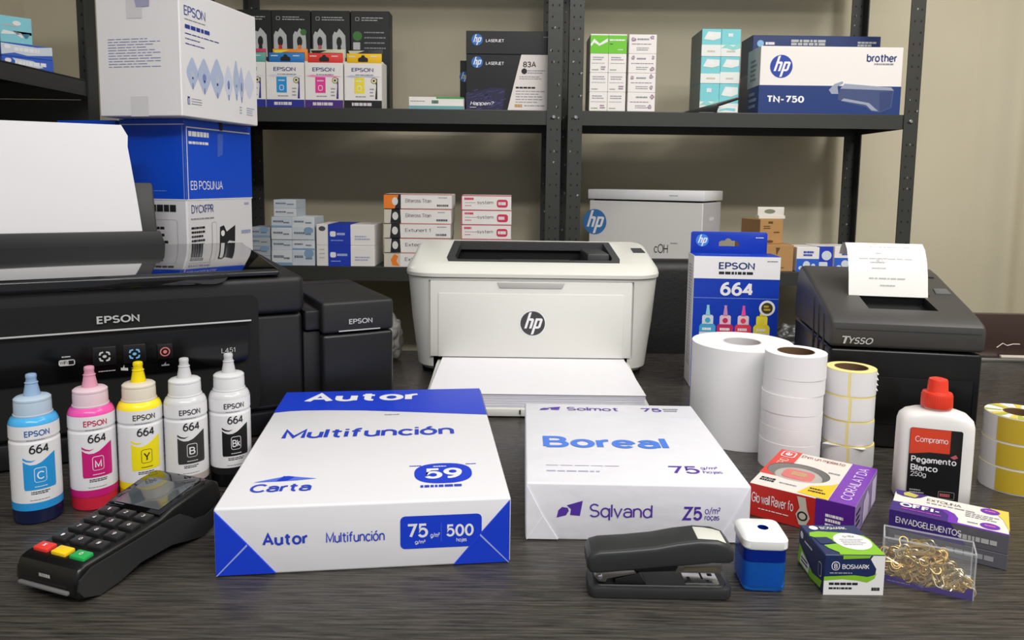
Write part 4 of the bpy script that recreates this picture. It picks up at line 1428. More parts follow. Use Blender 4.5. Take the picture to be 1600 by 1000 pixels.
mb.lines(T, 0.25, 0.12, 0.42, 0.16, 1, GREYI, 0.0004, seed=2)
mb.lines(T, 0.60, 0.6, 0.72, 0.66, 1, GREYI, 0.0004, seed=12)
Tv = Fr(F['top'].p(0.94, 0.04), (0, 1, 0), (-1, 0, 0), d, w)
mb.text(Tv, 'CORAILAT DA', 0.05, 0.0, 0.88, 0.11, P('lilac print', (214, 190, 236)), 0.012, 0.0005)
Tv2 = Fr(F['top'].p(0.16, 0.04), (0, 1, 0), (-1, 0, 0), d, w)
mb.text(Tv2, 'CRIUPERID', 0.30, 0.0, 0.72, 0.09, P('faint pink', (236, 190, 180)), 0.0, 0.0005)
mb.ring(Tv2, 0.76, -0.03, 0.93, 0.12, 0.004, 0.0012, WHITE, CR, 0.0005)
mb.text(Tv2, 'e', 0.80, 0.01, 0.89, 0.08, WHITE, 0.03, 0.0008)
mb.poly(Rr, [(0.35, 0.1), (0.6, 0.1), (0.62, 0.6), (0.52, 0.9), (0.36, 0.7)], P('pale lilac print', (206, 194, 220)), 0.0003)
mb.rect(Rr, 0.74, 0.1, 0.95, 0.9, P('pale lilac print', (206, 194, 220)), 0.0003)
mb.lines(Rr, 0.05, 0.3, 0.22, 0.8, 3, INK, 0.0004, seed=6)
bd = mb.build('carton_body', t)
# window opening with the roll seen inside it
wc = (-0.015, 0.051)
cut(bd, MB().prism([(wc[0] + 0.029 * math.cos(2 * PI * i / 40), wc[1] + 0.024 * math.sin(2 * PI * i / 40)) for i in range(40)], (0, 0, h + 0.003), (1, 0, 0), (0, 1, 0), 0.017, P('carton inside grey', (120, 112, 106))))
mb = MB().poly(Fr((0, 0, h - 0.0004), (1, 0, 0), (0, 1, 0), 1, 1), ell(wc[0], wc[1], 0.0285, 0.0235, 40), mat('clear window film', (240, 240, 240), 0.1, alpha=0.16), 0.0)
mb.build('window_film', t)
RW = h - 0.0128
roll = thing('tape_roll', 'red tape roll with a grey rim seen through the carton window', 'tape roll', (0.2643 + wc[0] * math.cos(R(-35.1)) - wc[1] * math.sin(R(-35.1)), 0.6534 + wc[0] * math.sin(R(-35.1)) + wc[1] * math.cos(R(-35.1)), RW), R(-35.1))
MB().lathe([(0.0215, 0), (0.022, 0.001), (0.022, 0.009), (0.021, 0.0098), (0.0165, 0.0100)], mat('tape roll grey', (176, 168, 158), 0.35), 40).build('tape', roll)
mb = MB().loft([(0.0100, 0.0145, 0.0125, 4, 0, 0), (0.0108, 0.014, 0.012, 4, 0, 0)], CR, 32)
mb.lines(Fr((-0.006, -0.004, 0.0109), (1, 0, 0), (0, 1, 0), 0.014, 0.010), 0, 0, 1, 1, 3, P('olive yellow print', (190, 186, 90)), 0.0002, seed=4, fill=0.6)
mb.build('red_disc', roll)

# ================================================================== white glue bottle
t = thing('glue_bottle', 'white glue bottle with a red screw cap and black and red label', 'glue bottle', (0.4215, 0.722, 0), R(-17))
GW = mat('glue bottle white plastic', (236, 233, 230), 0.32)
prof = [(0.0, 0.031, 0.014, 5), (0.002, 0.0335, 0.0158, 5), (0.02, 0.0336, 0.016, 5), (0.06, 0.0336, 0.016, 5), (0.079, 0.0335, 0.016, 4.5), (0.085, 0.032, 0.0156, 4), (0.0895, 0.0275, 0.0148, 3.4), (0.0918, 0.021, 0.0135, 2.8), (0.0928, 0.0145, 0.0118, 2.2), (0.0938, 0.0115, 0.0112, 2), (0.0965, 0.0112, 0.0112, 2)]
mb = MB().loft([(z, a, b_, e, 0, 0) for z, a, b_, e in prof], GW, 64)
mb.build('bottle_body', t, sharp=60)
REDC = mat('red cap plastic', (226, 58, 34), 0.33)
mb = MB().lathe([(0.0140, 0.0955), (0.0143, 0.0962), (0.0136, 0.1085), (0.0130, 0.1098), (0.0098, 0.1108), (0.0094, 0.1116), (0.0086, 0.1218), (0.0080, 0.1230), (0.006, 0.1236), (0.0055, 0.1232)], REDC, 44)
cp_ = mb.build('screw_cap', t, sharp=40)
mb = MB()
for i in range(40):
    a = 2 * PI * i / 40
    x, y = 0.01385 * math.cos(a), 0.01385 * math.sin(a)
    mb.tube([(x, y, 0.0972), (x * 0.98, y * 0.98, 0.1075)], 0.0004, REDC, 5)
mb.build('cap_ribs', cp_)
fr = Fr((-0.0335, -0.0162, 0), (1, 0, 0), (0, 0, 1), 0.067, 0.1)
mb = MB()
mb.rrect(fr, 0.13, 0.03, 0.815, 0.765, 0.002, P('glue label black', (26, 26, 28), 0.3), 0.0)
mb.poly(fr, [(0.135, 0.50), (0.4, 0.53), (0.66, 0.53), (0.66, 0.762), (0.15, 0.762), (0.135, 0.75)], P('glue label red', (216, 66, 36), 0.3), 0.0002)
mb.text(fr, 'Compramo', 0.20, 0.615, 0.63, 0.685, WHITE, 0.0, 0.0004)
mb.text(fr, 'Pegamento', 0.165, 0.405, 0.755, 0.482, WHITE, 0.03, 0.0003)
mb.text(fr, 'Blanco', 0.165, 0.335, 0.52, 0.398, WHITE, 0.03, 0.0003)
mb.text(fr, '250g', 0.165, 0.265, 0.375, 0.325, WHITE, 0.0, 0.0003)
mb.poly(fr, [(0.67, 0.50), (0.74, 0.53), (0.77, 0.5), (0.72, 0.48)], P('pink mark', (190, 90, 100)), 0.0003)
mb.lines(fr, 0.17, 0.10, 0.36, 0.15, 2, SILVER, 0.0003, seed=3)
mb.ring(fr, 0.55, 0.08, 0.76, 0.15, 0.001, 0.0003, SILVER, P('glue label black', (26, 26, 28)), 0.0002)
mb.lines(fr, 0.57, 0.095, 0.74, 0.135, 1, P('pink mark', (190, 90, 100)), 0.0005, seed=3, fill=0.8)
mb.build('bottle_label', t)

# ================================================================== label rolls
RWH = mat('label paper white', (232, 231, 233), 0.45, bump=0.1, bscale=90)
RTOP = mat('label roll edge white', (242, 240, 240), 0.55)
CORE = mat('brown cardboard core', (104, 78, 54), 0.7)
CREAM = mat('cream liner edge', (240, 226, 150), 0.55)


def roll(label, x, y, z, ro, ri, h, group, side=RWH, top=RTOP, core=CORE, ct=0.0012, strips=None, rz=0, name='label_roll'):
    t = thing(name, label, 'label roll', (x, y, z), rz, group)
    mb = MB().lathe([(ri + ct, 0.0002), (ro - 0.0002, 0.0), (ro, 0.0002), (ro, h - 0.0003), (ro - 0.0002, h - 0.0001), (ri + ct, h - 0.0001)], side, 56, cap0=False, cap1=False, mats=[top, top, side, top, top])
    if strips:
        for a0, a1, m in strips:
            mb.rect(Cyl(ro, a0, a1, 0.0012, h - 0.0012), 0, 0, 1, 1, m, 0.0003)
    mb.build('paper_coil', t, sharp=40)
    MB().lathe([(ri, 0.0), (ri, h), (ri + ct, h), (ri + ct, 0.0), (ri, 0.0)], core, 40, cap0=False, cap1=False).build('core_tube', t, sharp=40)
    return t


roll('large wide white label roll with a pale core, before the blue ink carton', 0.284, 0.905, 0, 0.0598, 0.0215, 0.119, None, core=mat('pale grey core', (206, 202, 204), 0.6), ct=0.0015, strips=[(R(28), R(29), GREYI)])
hs = [0.031, 0.017, 0.016, 0.021, 0.0175, 0.0265]
names = ['lowest white label roll of the tall narrow stack with a brown core on top', 'second from lowest roll of the tall white label stack', 'third from lowest roll of the tall white label stack',
         'thick middle roll of the tall white label stack, fourth from lowest', 'slim white label roll right under the topmost of the tall white stack', 'topmost white label roll of the tall stack, brown core showing']
z = 0
rnd = random.Random(5)
for i, hh in enumerate(hs):
    k_ = i / 5
    roll(names[i], 0.3125 + 0.0015 * k_ + rnd.uniform(-0.0006, 0.0006), 0.812 + rnd.uniform(-0.0006, 0.0006), z, 0.0324, 0.0185, hh, 'white label rolls in the tall narrow stack', strips=None)
    z += hh
z = 0
YS = [(-R(100), R(2), RWH), (R(8), R(100), RWH)]
names = ['lowest roll of the yellow lined label stack, its end peeled open', 'second from lowest roll of the yellow lined label stack', 'third from lowest roll of the yellow lined label stack', 'topmost yellow lined white label roll with a brown core']
for i, hh in enumerate((0.0265, 0.0275, 0.0275, 0.0285)):
    a = rnd.uniform(-0.12, 0.12) - R(28)
    t_ = roll(names[i], 0.3805 + (0.001 if i == 0 else rnd.uniform(-0.0005, 0.0007)), 0.8195, z, 0.0262 if i else 0.0268, 0.0165, hh, 'yellow lined white label rolls in one stack', side=CREAM, top=CREAM, strips=YS, rz=a)
    if i == 0:
        MB().prism([(-0.024, -0.004), (0.016, -0.004), (0.020, 0.0), (0.016, 0.004), (-0.020, 0.004)], (0, -0.0225, hh - 0.0006), (1, 0, 0), (0, 1, 0), 0.0004, RTOP).build('peeled_end', t_)
    if i == 3:
        for k in range(4):
            MB().tube([(0.0262 * math.cos(R(4)), 0.0262 * math.sin(R(4)) - 0.001, 0.004 + 0.006 * k), (0.0275, 0.0, 0.0055 + 0.006 * k), (0.0262 * math.cos(R(4)), 0.0262 * math.sin(R(4)) - 0.001, 0.0075 + 0.006 * k)], 0.0006, RTOP, 6).build('label_corner', t_)
    z += hh
z = 0
GOLDP = mat('gold label paper', (196, 166, 46), 0.38)
names = ['lowest of the three gold and white label rolls beside the glue bottle', 'middle one of the three gold and white label rolls beside the glue bottle', 'topmost gold and white label roll of its stack, marked top face']
for i, hh in enumerate((0.026, 0.0262, 0.0268)):
    t_ = roll(names[i], 0.529 + 0.0005 * i, 0.759, z, 0.0312, 0.0135, hh, 'gold and white label rolls in one stack', side=mat('gold roll white paper', (214, 212, 216), 0.45), top=mat('pale gold edge', (226, 214, 150), 0.5), strips=[(R(-66), R(110), GOLDP)], rz=R(3 - 3 * i))
    if i == 2:
        mb = MB()
        f2 = Fr((0, 0, hh), (1, 0, 0), (0, 1, 0), 1, 1)
        for k in range(26):
            a = 2 * PI * k / 26
            m = (RTOP, P('soft yellow print', (226, 200, 84)), P('lime speck', (170, 180, 70)))[k % 3 if k % 5 else 0]
            mb.poly(f2, [(rr * math.cos(aa), rr * math.sin(aa)) for rr, aa in ((0.016, a), (0.0305, a + 0.02), (0.0305, a + 0.24), (0.016, a + 0.2))], m, 0.0002)
        mb.build('printed_face', t_)
    z += hh

# ================================================================== blue hanging ink carton
t = thing('ink_carton', 'tall blue and white ink carton with a hang tab, behind the large white roll', 'carton', (0.339, 1.122, 0), R(-4.1))
w, d, h = 0.128, 0.054, 0.203
KB = P('ink carton blue', (18, 58, 176), 0.35)
mb, F = carton(w, d, h, KB, dict(left=GREYW), 0.0008)
Fn, L_, T = F['front'], F['left'], F['top']
mb.rect(Fn, 0.0, 0.83, 1.0, 0.996, WHITE, 0.0002)
mb.rect(Fn, 0.0, 0.682, 1.0, 0.686, P('pale blue line', (120, 150, 220)), 0.0003)
mb.text(Fn, 'EPSON', 0.29, 0.897, 0.705, 0.958, NAVY, 0.03)
mb.lines(Fn, 0.293, 0.86, 0.712, 0.886, 1, INK, seed=12, fill=0.8)
mb.lines(Fn, 0.847, 0.956, 0.968, 0.973, 1, GREYI, seed=2)
mb.text(Fn, '664', 0.316, 0.703, 0.690, 0.805, WHITE, 0.05)
for cu, c1, c2, c3 in ((0.185, (140, 200, 220), (205, 215, 220), (70, 160, 205)), (0.39, (196, 140, 180), (222, 190, 206), (190, 40, 90)), (0.60, (228, 80, 160), (226, 200, 210), (222, 60, 90)), (0.815, (240, 220, 40), (240, 222, 60), (232, 216, 60))):
    q = P('bottle art %d' % c1[0], c1)
    q2 = P('bottle art cap %d' % c2[1], c2)
    q3 = P('bottle art ink %d' % c3[1], c3)
    f = lambda pts: [(cu + x, y) for x, y in pts]
    mb.poly(Fn, f([(-0.028, 0.55), (-0.014, 0.615), (-0.016, 0.63), (0.016, 0.63), (0.014, 0.615), (0.028, 0.55)]), q, 0.0004)
    mb.poly(Fn, f([(-0.065, 0.485), (-0.065, 0.545), (-0.05, 0.555), (0.05, 0.555), (0.065, 0.545), (0.065, 0.485)]), q2, 0.0004)
    mb.poly(Fn, f([(-0.095, 0.40), (-0.095, 0.47), (-0.075, 0.487), (0.075, 0.487), (0.095, 0.47), (0.095, 0.40)]), q3, 0.0004)
    mb.rect(Fn, cu - 0.095, 0.10, cu + 0.095, 0.425, GREYW, 0.0005)
    mb.lines(Fn, cu - 0.06, 0.435, cu + 0.06, 0.462, 1, WHITE, 0.0006, seed=int(cu * 50), fill=0.7)
    mb.disc(Fn, cu, 0.515, 0.004, q3, 0.0006)
mb.disc(Fn, 0.868, 0.615, 0.0118, WHITE, 0.0007)
mb.disc(Fn, 0.868, 0.615, 0.0085, P('seal olive black', (66, 58, 24)), 0.0009)
mb.lines(Fn, 0.83, 0.592, 0.905, 0.64, 2, P('seal gold', (200, 170, 70)), 0.0011, seed=3, fill=0.6)
mb.lines(L_, 0.25, 0.15, 0.75, 0.93, 34, GREYI, 0.0003, seed=9, fill=0.35)
mb.lines(T, 0.1, 0.30, 0.85, 0.42, 1, P('pale blue line', (120, 150, 220)), seed=3)
mb.build('carton_body', t)
mb = MB().prism([(-0.062, 0), (0.0555, 0), (0.0555, 0.031), (0.053, 0.0335), (-0.0595, 0.0335), (-0.062, 0.031)], (0, 0.048, h), (1, 0, 0), (0, 0, 1), 0.0012, KB, 0.0003)
tb = mb.build('hang_tab', t)
hole = [(-0.0185, 0.011), (0.0115, 0.011), (0.0125, 0.0125), (0.0115, 0.017), (0.006, 0.0195), (0.001, 0.0195), (-0.001, 0.022), (-0.0045, 0.0235), (-0.008, 0.022), (-0.010, 0.0195), (-0.0145, 0.0195), (-0.0185, 0.017)]
cut(tb, MB().prism(hole, (0, 0.044, h), (1, 0, 0), (0, 0, 1), 0.01, KB))
mb = MB()
tf = Fr((-0.0445, 0.0478, h + 0.0195), (1, 0, 0), (0, 0, 1), 1, 1)
mb.hp(tf, 0, 0, 0.0098, P('badge sky blue', (60, 130, 220)), WHITE)
mb.lines(tf, 0.082, 0.004, 0.094, 0.0065, 1, WHITE, seed=2)
mb.build('logo_badge', tb)

# ================================================================== receipt printer
TX, TA = Vector((0.461, 0.861, 0)), R(-9.8)
t = thing('receipt_printer', 'black receipt printer with a sloping lid and a paper strip curling out', 'receipt printer', TX, TA)
RB = mat('receipt printer sheen plastic', (64, 62, 60), 0.42, bump=0.1, bscale=1800)  # black plastic lightened: the lid's sheen is put into this colour
RBD = mat('receipt printer dark plastic', (13, 13, 14), 0.3)
hw = 0.0845


def sprof(mb, prof, hw, m, bev, seg=3, only=None):
    return mb.prism([(y, z) for y, z in prof], (hw, 0, 0), (0, 1, 0), (0, 0, 1), 2 * hw, m, bev, seg, angle=50)


low = [(0.002, 0.0), (0.0, 0.004), (-0.001, 0.1195), (0.205, 0.1195), (0.205, 0.0)]
mb = sprof(MB(), low, hw - 0.001, RBD, 0.004)
mb.build('base_body', t)
up = [(-0.003, 0.1212), (-0.0055, 0.143), (-0.004, 0.1505), (0.001, 0.1545), (0.02, 0.1610), (0.09, 0.1790), (0.15, 0.1945), (0.172, 0.1985), (0.186, 0.196), (0.198, 0.185), (0.206, 0.16), (0.207, 0.1212)]
mb = sprof(MB(), up, hw, RB, 0.005, 4)
mb.box(-hw + 0.006, -0.0062, 0.1435, hw - 0.006, -0.0035, 0.1440, mat('gloss edge black', (60, 60, 62), 0.2))
lidb = mb.build('top_cover', t)
sl = math.atan2(0.1945 - 0.161, 0.13)
ts = Fr((0, 0.02, 0.1612), (1, 0, 0), (0, math.cos(sl), math.sin(sl)), 1, 1)
cut(lidb, MB().prism([(-0.034, 0.010), (0.044, 0.010), (0.041, 0.0505), (0.0465, 0.0505), (0.0465, 0.0535), (-0.0485, 0.0535), (-0.0485, 0.0505), (-0.036, 0.0505)], ts.p(0, 0, 0.01), ts.U, ts.V, 0.022, VOID))
MB().prism([(-0.030, 0.012), (0.041, 0.012), (0.040, 0.018), (-0.029, 0.018)], ts.p(0, 0, -0.0045), ts.U, ts.V, 0.003, CHROME, 0.0005).lines(Fr(ts.p(0, 0, -0.0042), ts.U, ts.V, 1, 1), -0.025, 0.013, 0.036, 0.017, 1, P('slot rust', (150, 140, 100)), seed=3, fill=0.8).build('tear_bar', t)
MB().prism([(0.058, 0.018 + 0.045), (0.076, 0.018 + 0.045), (0.076, 0.018 + 0.062), (0.060, 0.018 + 0.062)], ts.p(0, 0, 0.0012), ts.U, ts.V, 0.003, mat('grey button plastic', (96, 97, 98), 0.35), 0.0008).build('feed_button', t)
MB().prism([(0.050, 0.118), (0.074, 0.118), (0.074, 0.122), (0.050, 0.122)], ts.p(0, 0, 0.0004), ts.U, ts.V, 0.002, VOID).build('cover_latch', t)
MB().prism([(0.047, 0.055), (0.0485, 0.055), (0.0485, 0.135), (0.047, 0.135)], ts.p(0, 0, 0.0003), ts.U, ts.V, 0.001, VOID).build('lid_seam', t)
for k in range(3):
    pts = [(-hw - 0.0002, 0.03 + 0.028 * k, 0.155 + 0.006 * k), (-hw - 0.0006, 0.026 + 0.028 * k, 0.13), (-hw + 0.0006, 0.028 + 0.028 * k, 0.09), (-hw + 0.0006, 0.034 + 0.028 * k, 0.045)]
    MB().tube(pts, 0.0011, RB, 6).build('side_rib', t)
ff = Fr((0, -0.0049, 0), (1, 0, 0), (0, 0, 1), 1, 1)
MB().text(ff, 'T', -0.0735, 0.1262, -0.0645, 0.1352, SILVER, 0.03, 0.0007, shear=0.0025).text(ff, 'YSSO', -0.0655, 0.1262, -0.0385, 0.1342, SILVER, 0.03, 0.0007, shear=0.0025).build('logo_lettering', t)
MB().box(-0.03, -0.0012, 0.03, 0.076, 0.001, 0.088, mat('panel gloss black', (7, 7, 8), 0.25), 0.002).build('front_door', t)
# receipt
mb = MB()
path = [(0.0698, 0.1732), (0.0706, 0.177), (0.0720, 0.182), (0.0755, 0.200), (0.082, 0.217), (0.091, 0.2305), (0.102, 0.2375), (0.113, 0.2365), (0.122, 0.230), (0.128, 0.2205)]
x0, x1 = -0.0475, 0.0455
vs, fs = [], []
for y, z in path:
    vs += [(x0, y, z), (x1, y, z), (x1, y + 0.0003, z), (x0, y + 0.0003, z)]
for i in range(len(path) - 1):
    for k in range(4):
        a, b_ = i * 4 + k, i * 4 + (k + 1) % 4
        fs.append((a, b_, b_ + 4, a + 4))
fs += [(3, 2, 1, 0), tuple((len(path) - 1) * 4 + i for i in range(4))]
mb.raw(vs, fs, mat('receipt paper', (238, 236, 232), 0.5))


class Strip:
    bend = None
    w, h = x1 - x0, 0.07

    def p(s, u, v, off=0.0):
        tt = v * 6.0 + 1
        i = min(int(tt), len(path) - 2)
        f_ = tt - i
        y = path[i][0] + (path[i + 1][0] - path[i][0]) * f_
        z = path[i][1] + (path[i + 1][1] - path[i][1]) * f_
        return Vector((x0 + (x1 - x0) * u, y - off * 1.5, z + off * 0.5))


sf = Strip()
FI = P('faint receipt ink', (188, 186, 184))
for v, u0, u1, sd_ in ((0.93, 0.3, 0.8, 1), (0.86, 0.2, 0.72, 2), (0.80, 0.28, 0.5, 3), (0.72, 0.3, 0.86, 4), (0.60, 0.36, 0.44, 5), (0.52, 0.14, 0.82, 6), (0.47, 0.28, 0.5, 7), (0.40, 0.3, 0.5, 8), (0.28, 0.26, 0.8, 9), (0.2, 0.4, 0.6, 10)):
    mb.lines(sf, u0, v, u1, v + 0.018, 1, FI, 0.0003, seed=sd_, fill=0.8)
mb.text(sf, '8C:C7', 0.36, 0.47, 0.50, 0.54, FI, 0.0, 0.0003)
o = mb.build('receipt', loc=TX, rz=TA)
tag(o, 'white paper receipt strip curling out of the black receipt printer', 'receipt')


# ================================================================== goods on the shelves
def sbox(name, label, x0, x1, z0, h, y, d, m, fm=None, draw=None, group=None, cat='carton', yaw=0.0, bev=0.0008):
    w = x1 - x0
    mb, F = carton(w, d, h, m, fm, bev)
    if draw:
        draw(mb, F)
    o = mb.build(name, loc=((x0 + x1) / 2, y, z0), rz=yaw)
    return tag(o, label, cat, group)


SHW = P('shelf carton white', (234, 229, 226), 0.5)
PALEB = P('pale blue card', (206, 214, 222), 0.5)
STEELB = P('steel blue print', (132, 162, 194), 0.5)


def hang_hole(mb, fr, cu, cv, w_, m):
    pts = [(-0.5, -0.28), (0.5, -0.28), (0.55, -0.1), (0.5, 0.12), (0.25, 0.2), (0.12, 0.42), (-0.12, 0.42), (-0.25, 0.2), (-0.5, 0.12), (-0.55, -0.1)]
    mb.poly(fr, [(cu + x * w_ / fr.w, cv + y * w_ / fr.h) for x, y in pts], m, 0.0004)


def ink_box(label, x0, x1, colour, tabc, foot, band, brand='EPSON', y=1.812, art=None):
    w, h, d = x1 - x0, 0.105, 0.055
    t = thing('ink_carton', label, 'carton', ((x0 + x1) / 2, y, D_UP), 0, 'white ink cartons with hang tabs in the front row')
    mb, F = carton(w, d, h, SHW, dict(top=BLACK), 0.0006)
    f = F['front']
    mb.text(f, brand, 0.20, 0.80, 0.78, 0.90, P('shelf brand blue', (48, 56, 130)), 0.025)
    mb.poly(f, [(0.02, 0.70), (0.2, 0.735), (0.4, 0.71), (0.6, 0.74), (0.8, 0.71), (0.98, 0.70), (0.8, 0.675), (0.5, 0.69), (0.2, 0.675)], band, 0.0003)
    mb.lines(f, 0.3, 0.72, 0.85, 0.755, 1, GREYI, 0.0005, seed=int(x0 * 100) + 99, fill=0.6)
    mb.rect(f, 0.27, 0.33, 0.54, 0.68, colour, 0.0004)
    mb.ring(f, 0.345, 0.38, 0.465, 0.50, 0.004, 0.0014, WHITE, colour, 0.0006)
    mb.lines(f, 0.32, 0.57, 0.5, 0.63, 1, WHITE, 0.0006, seed=4, fill=0.4)
    mb.poly(f, [(0.80, 0.66), (0.88, 0.66), (0.88, 0.20), (0.82, 0.20), (0.85, 0.5)], foot, 0.0004)
    mb.disc(f, 0.79, 0.61, 0.0072, P('seal olive', (120, 110, 50)), 0.0005)
    mb.disc(f, 0.79, 0.61, 0.0056, P('seal cream', (226, 218, 180)), 0.0006)
    mb.disc(f, 0.79, 0.61, 0.0025, INK, 0.0007)
    mb.lines(f, 0.68, 0.24, 0.79, 0.46, 3, GREYI, 0.0004, seed=6, fill=0.4)
    mb.lines(f, 0.3, 0.23, 0.6, 0.28, 1, GREYI, 0.0004, seed=8, fill=0.5)
    mb.rect(f, 0.0, 0.0, 1.0, 0.175, foot, 0.0003)
    mb.lines(f, 0.2, 0.05, 0.82, 0.125, 1, P('pale label print', (214, 206, 214)), 0.0005, seed=int(abs(x0) * 300), fill=0.9)
    mb.build('carton_body', t)
    tb = MB().box(-w / 2 + 0.004, 0.012, h, w / 2 - 0.002, 0.0135, h + 0.024, tabc, 0.0006)
    hang_hole(tb, Fr((-w / 2, 0.0119, h), (1, 0, 0), (0, 0, 1), w, 0.024), 0.48, 0.45, 0.022, BLACK)
    tb.lines(Fr((-w / 2, 0.0119, h), (1, 0, 0), (0, 0, 1), w, 0.024), 0.1, 0.6, 0.28, 0.8, 1, WHITE, 0.0004, seed=2)
    tb.lines(Fr((-w / 2, 0.0119, h), (1, 0, 0), (0, 0, 1), w, 0.024), 0.68, 0.62, 0.9, 0.8, 1, WHITE, 0.0004, seed=3)
    tb.build('hang_tab', t)


FB, FPU = P('foot blue', (34, 44, 140)), P('foot violet', (72, 40, 120))
ink_box('white ink carton with a teal green hang tab, half hidden by the tall white carton', -0.680, -0.590, P('cyan blue', (40, 120, 200)), P('tab sea green', (90, 160, 150)), FB, PALEB)
ink_box('white ink carton with a blue hang tab and a cyan block on its front', -0.588, -0.498, CYAN, P('tab blue', (36, 120, 190)), FB, PALEB)
ink_box('white ink carton with a red hang tab and a magenta block on its front', -0.496, -0.406, PINK, P('tab red', (222, 58, 48)), FPU, P('pale pink', (232, 150, 190)))
ink_box('white ink carton with a yellow hang tab and a yellow block on its front', -0.403, -0.314, P('soft lemon', (240, 220, 60)), P('tab yellow', (240, 190, 20)), BLACK, P('pale lilac grey', (190, 190, 214)))
for i, (x0, c1, c2, lb) in enumerate(((-0.700, P('tab crimson', (190, 50, 90)), P('foot violet', (72, 40, 120)), 'ink carton with a crimson tab, second row behind the teal tabbed one'),
                                      (-0.598, P('tab orange', (232, 140, 50)), P('soft lemon', (240, 220, 60)), 'ink carton with an orange and yellow tab, second row behind the blue tabbed one'),
                                      (-0.506, P('tab ivory', (206, 204, 176)), BLACK, 'ink carton with an ivory and black tab, second row behind the red tabbed one'),
                                      (-0.414, BLACK, P('tab ivory', (206, 204, 176)), 'ink carton with a black tab and ivory rim, second row behind the yellow tabbed one'))):
    w, h, d = 0.092, 0.118, 0.055
    t = thing('ink_carton', lb, 'carton', (x0 + w / 2, 1.876, D_UP), 0, 'ink cartons with hang tabs in the second row')
    mb, F = carton(w, d, h, SHW, dict(top=BLACK), 0.0006)
    mb.build('carton_body', t)
    tb = MB().box(-w / 2 + 0.004, 0.008, h, w / 2 - 0.002, 0.0095, h + 0.030, c1, 0.0006)
    f = Fr((-w / 2, 0.0079, h), (1, 0, 0), (0, 0, 1), w, 0.03)
    tb.rect(f, 0.12, 0.0, 0.9, 0.72, BLACK, 0.0003)
    tb.poly(f, [(0.06, 0.9), (0.5, 0.92), (0.3, 0.7), (0.12, 0.6)], c2, 0.0005)
    tb.lines(f, 0.35, 0.15, 0.8, 0.6, 2, (STEELB, ORANGE, P('tab ivory', (206, 204, 176)), P('olive yellow print', (190, 186, 90)))[i], 0.0006, seed=i + 3, fill=0.7)
    tb.build('hang_tab', t)
BCARD = P('blister card black', (34, 37, 36), 0.45)
for i, x0 in enumerate((-0.728, -0.627, -0.525, -0.423)):
    lb = ('black carton with two pale ink bottle pictures, back row above the crimson tab', 'black carton with pale, red and orange pictures, back row above the orange tab',
          'black carton with two pale arch pictures, back row above the ivory tab', 'black carton with one green round picture, end of the back row')[i]

    def draw(mb, F, i=i):
        f = F['front']
        mb.ring(f, 0.12, 0.905, 0.22, 0.94, 0.002, 0.0012, P('print silver', (176, 180, 178)), BCARD)
        mb.lines(f, 0.28, 0.90, 0.85, 0.945, 2, P('print silver', (176, 180, 178)), seed=i + 2, fill=0.4)
        a = P('art pale', (190, 192, 192))
        if i < 3:
            for s_ in (0, 0.5):
                mb.poly(f, [(0.05 + s_, 0.55), (0.05 + s_, 0.76), (0.10 + s_, 0.80), (0.16 + s_, 0.79), (0.22 + s_, 0.83), (0.30 + s_, 0.80), (0.38 + s_, 0.76), (0.40 + s_, 0.55)], a)
                mb.poly(f, ell(0.22 + s_, 0.70, 0.07, 0.05, 14), BCARD, 0.0005)
                mb.poly(f, ell(0.22 + s_, 0.64, 0.05, 0.03, 12), (INK, REDP, P('dusty rose', (190, 90, 110)))[i] if s_ == 0 else (INK, ORANGE, BCARD)[i], 0.0006)
            if i == 1:
                mb.disc(f, 0.82, 0.79, 0.008, P('leaf green', (70, 120, 60)), 0.0006)
        else:
            mb.disc(f, 0.17, 0.76, 0.012, P('leaf green', (70, 120, 60)))
            mb.rect(f, 0.06, 0.58, 0.24, 0.70, a)
            mb.lines(f, 0.35, 0.62, 0.9, 0.82, 4, GREYI, seed=4, fill=0.25)
    sbox('ink_carton', lb, x0, x0 + 0.0995, D_UP, 0.262, 1.985, 0.05, BCARD, None, draw, 'black cartons in the back row')


def flatbox(mb, F):
    f = F['front']
    mb.rect(f, 0, 0, 1, 0.28, P('dull teal print', (110, 164, 172)))
    mb.rect(f, 0.5, 0.86, 1, 1, P('clean green', (66, 160, 78)))
    mb.lines(f, 0.42, 0.45, 0.58, 0.75, 1, P('dark green', (40, 110, 80)), seed=3, fill=0.9)
    mb.lines(f, 0.03, 0.55, 0.3, 0.75, 1, GREYI, seed=5, fill=0.3)


sbox('flat_carton', 'flat white carton with a teal foot and green top edge beside the black toner carton', -0.250, -0.120, D_UP, 0.0285, 1.812, 0.09, SHW, None, flatbox)
TBK = P('toner carton black', (24, 24, 28), 0.35)


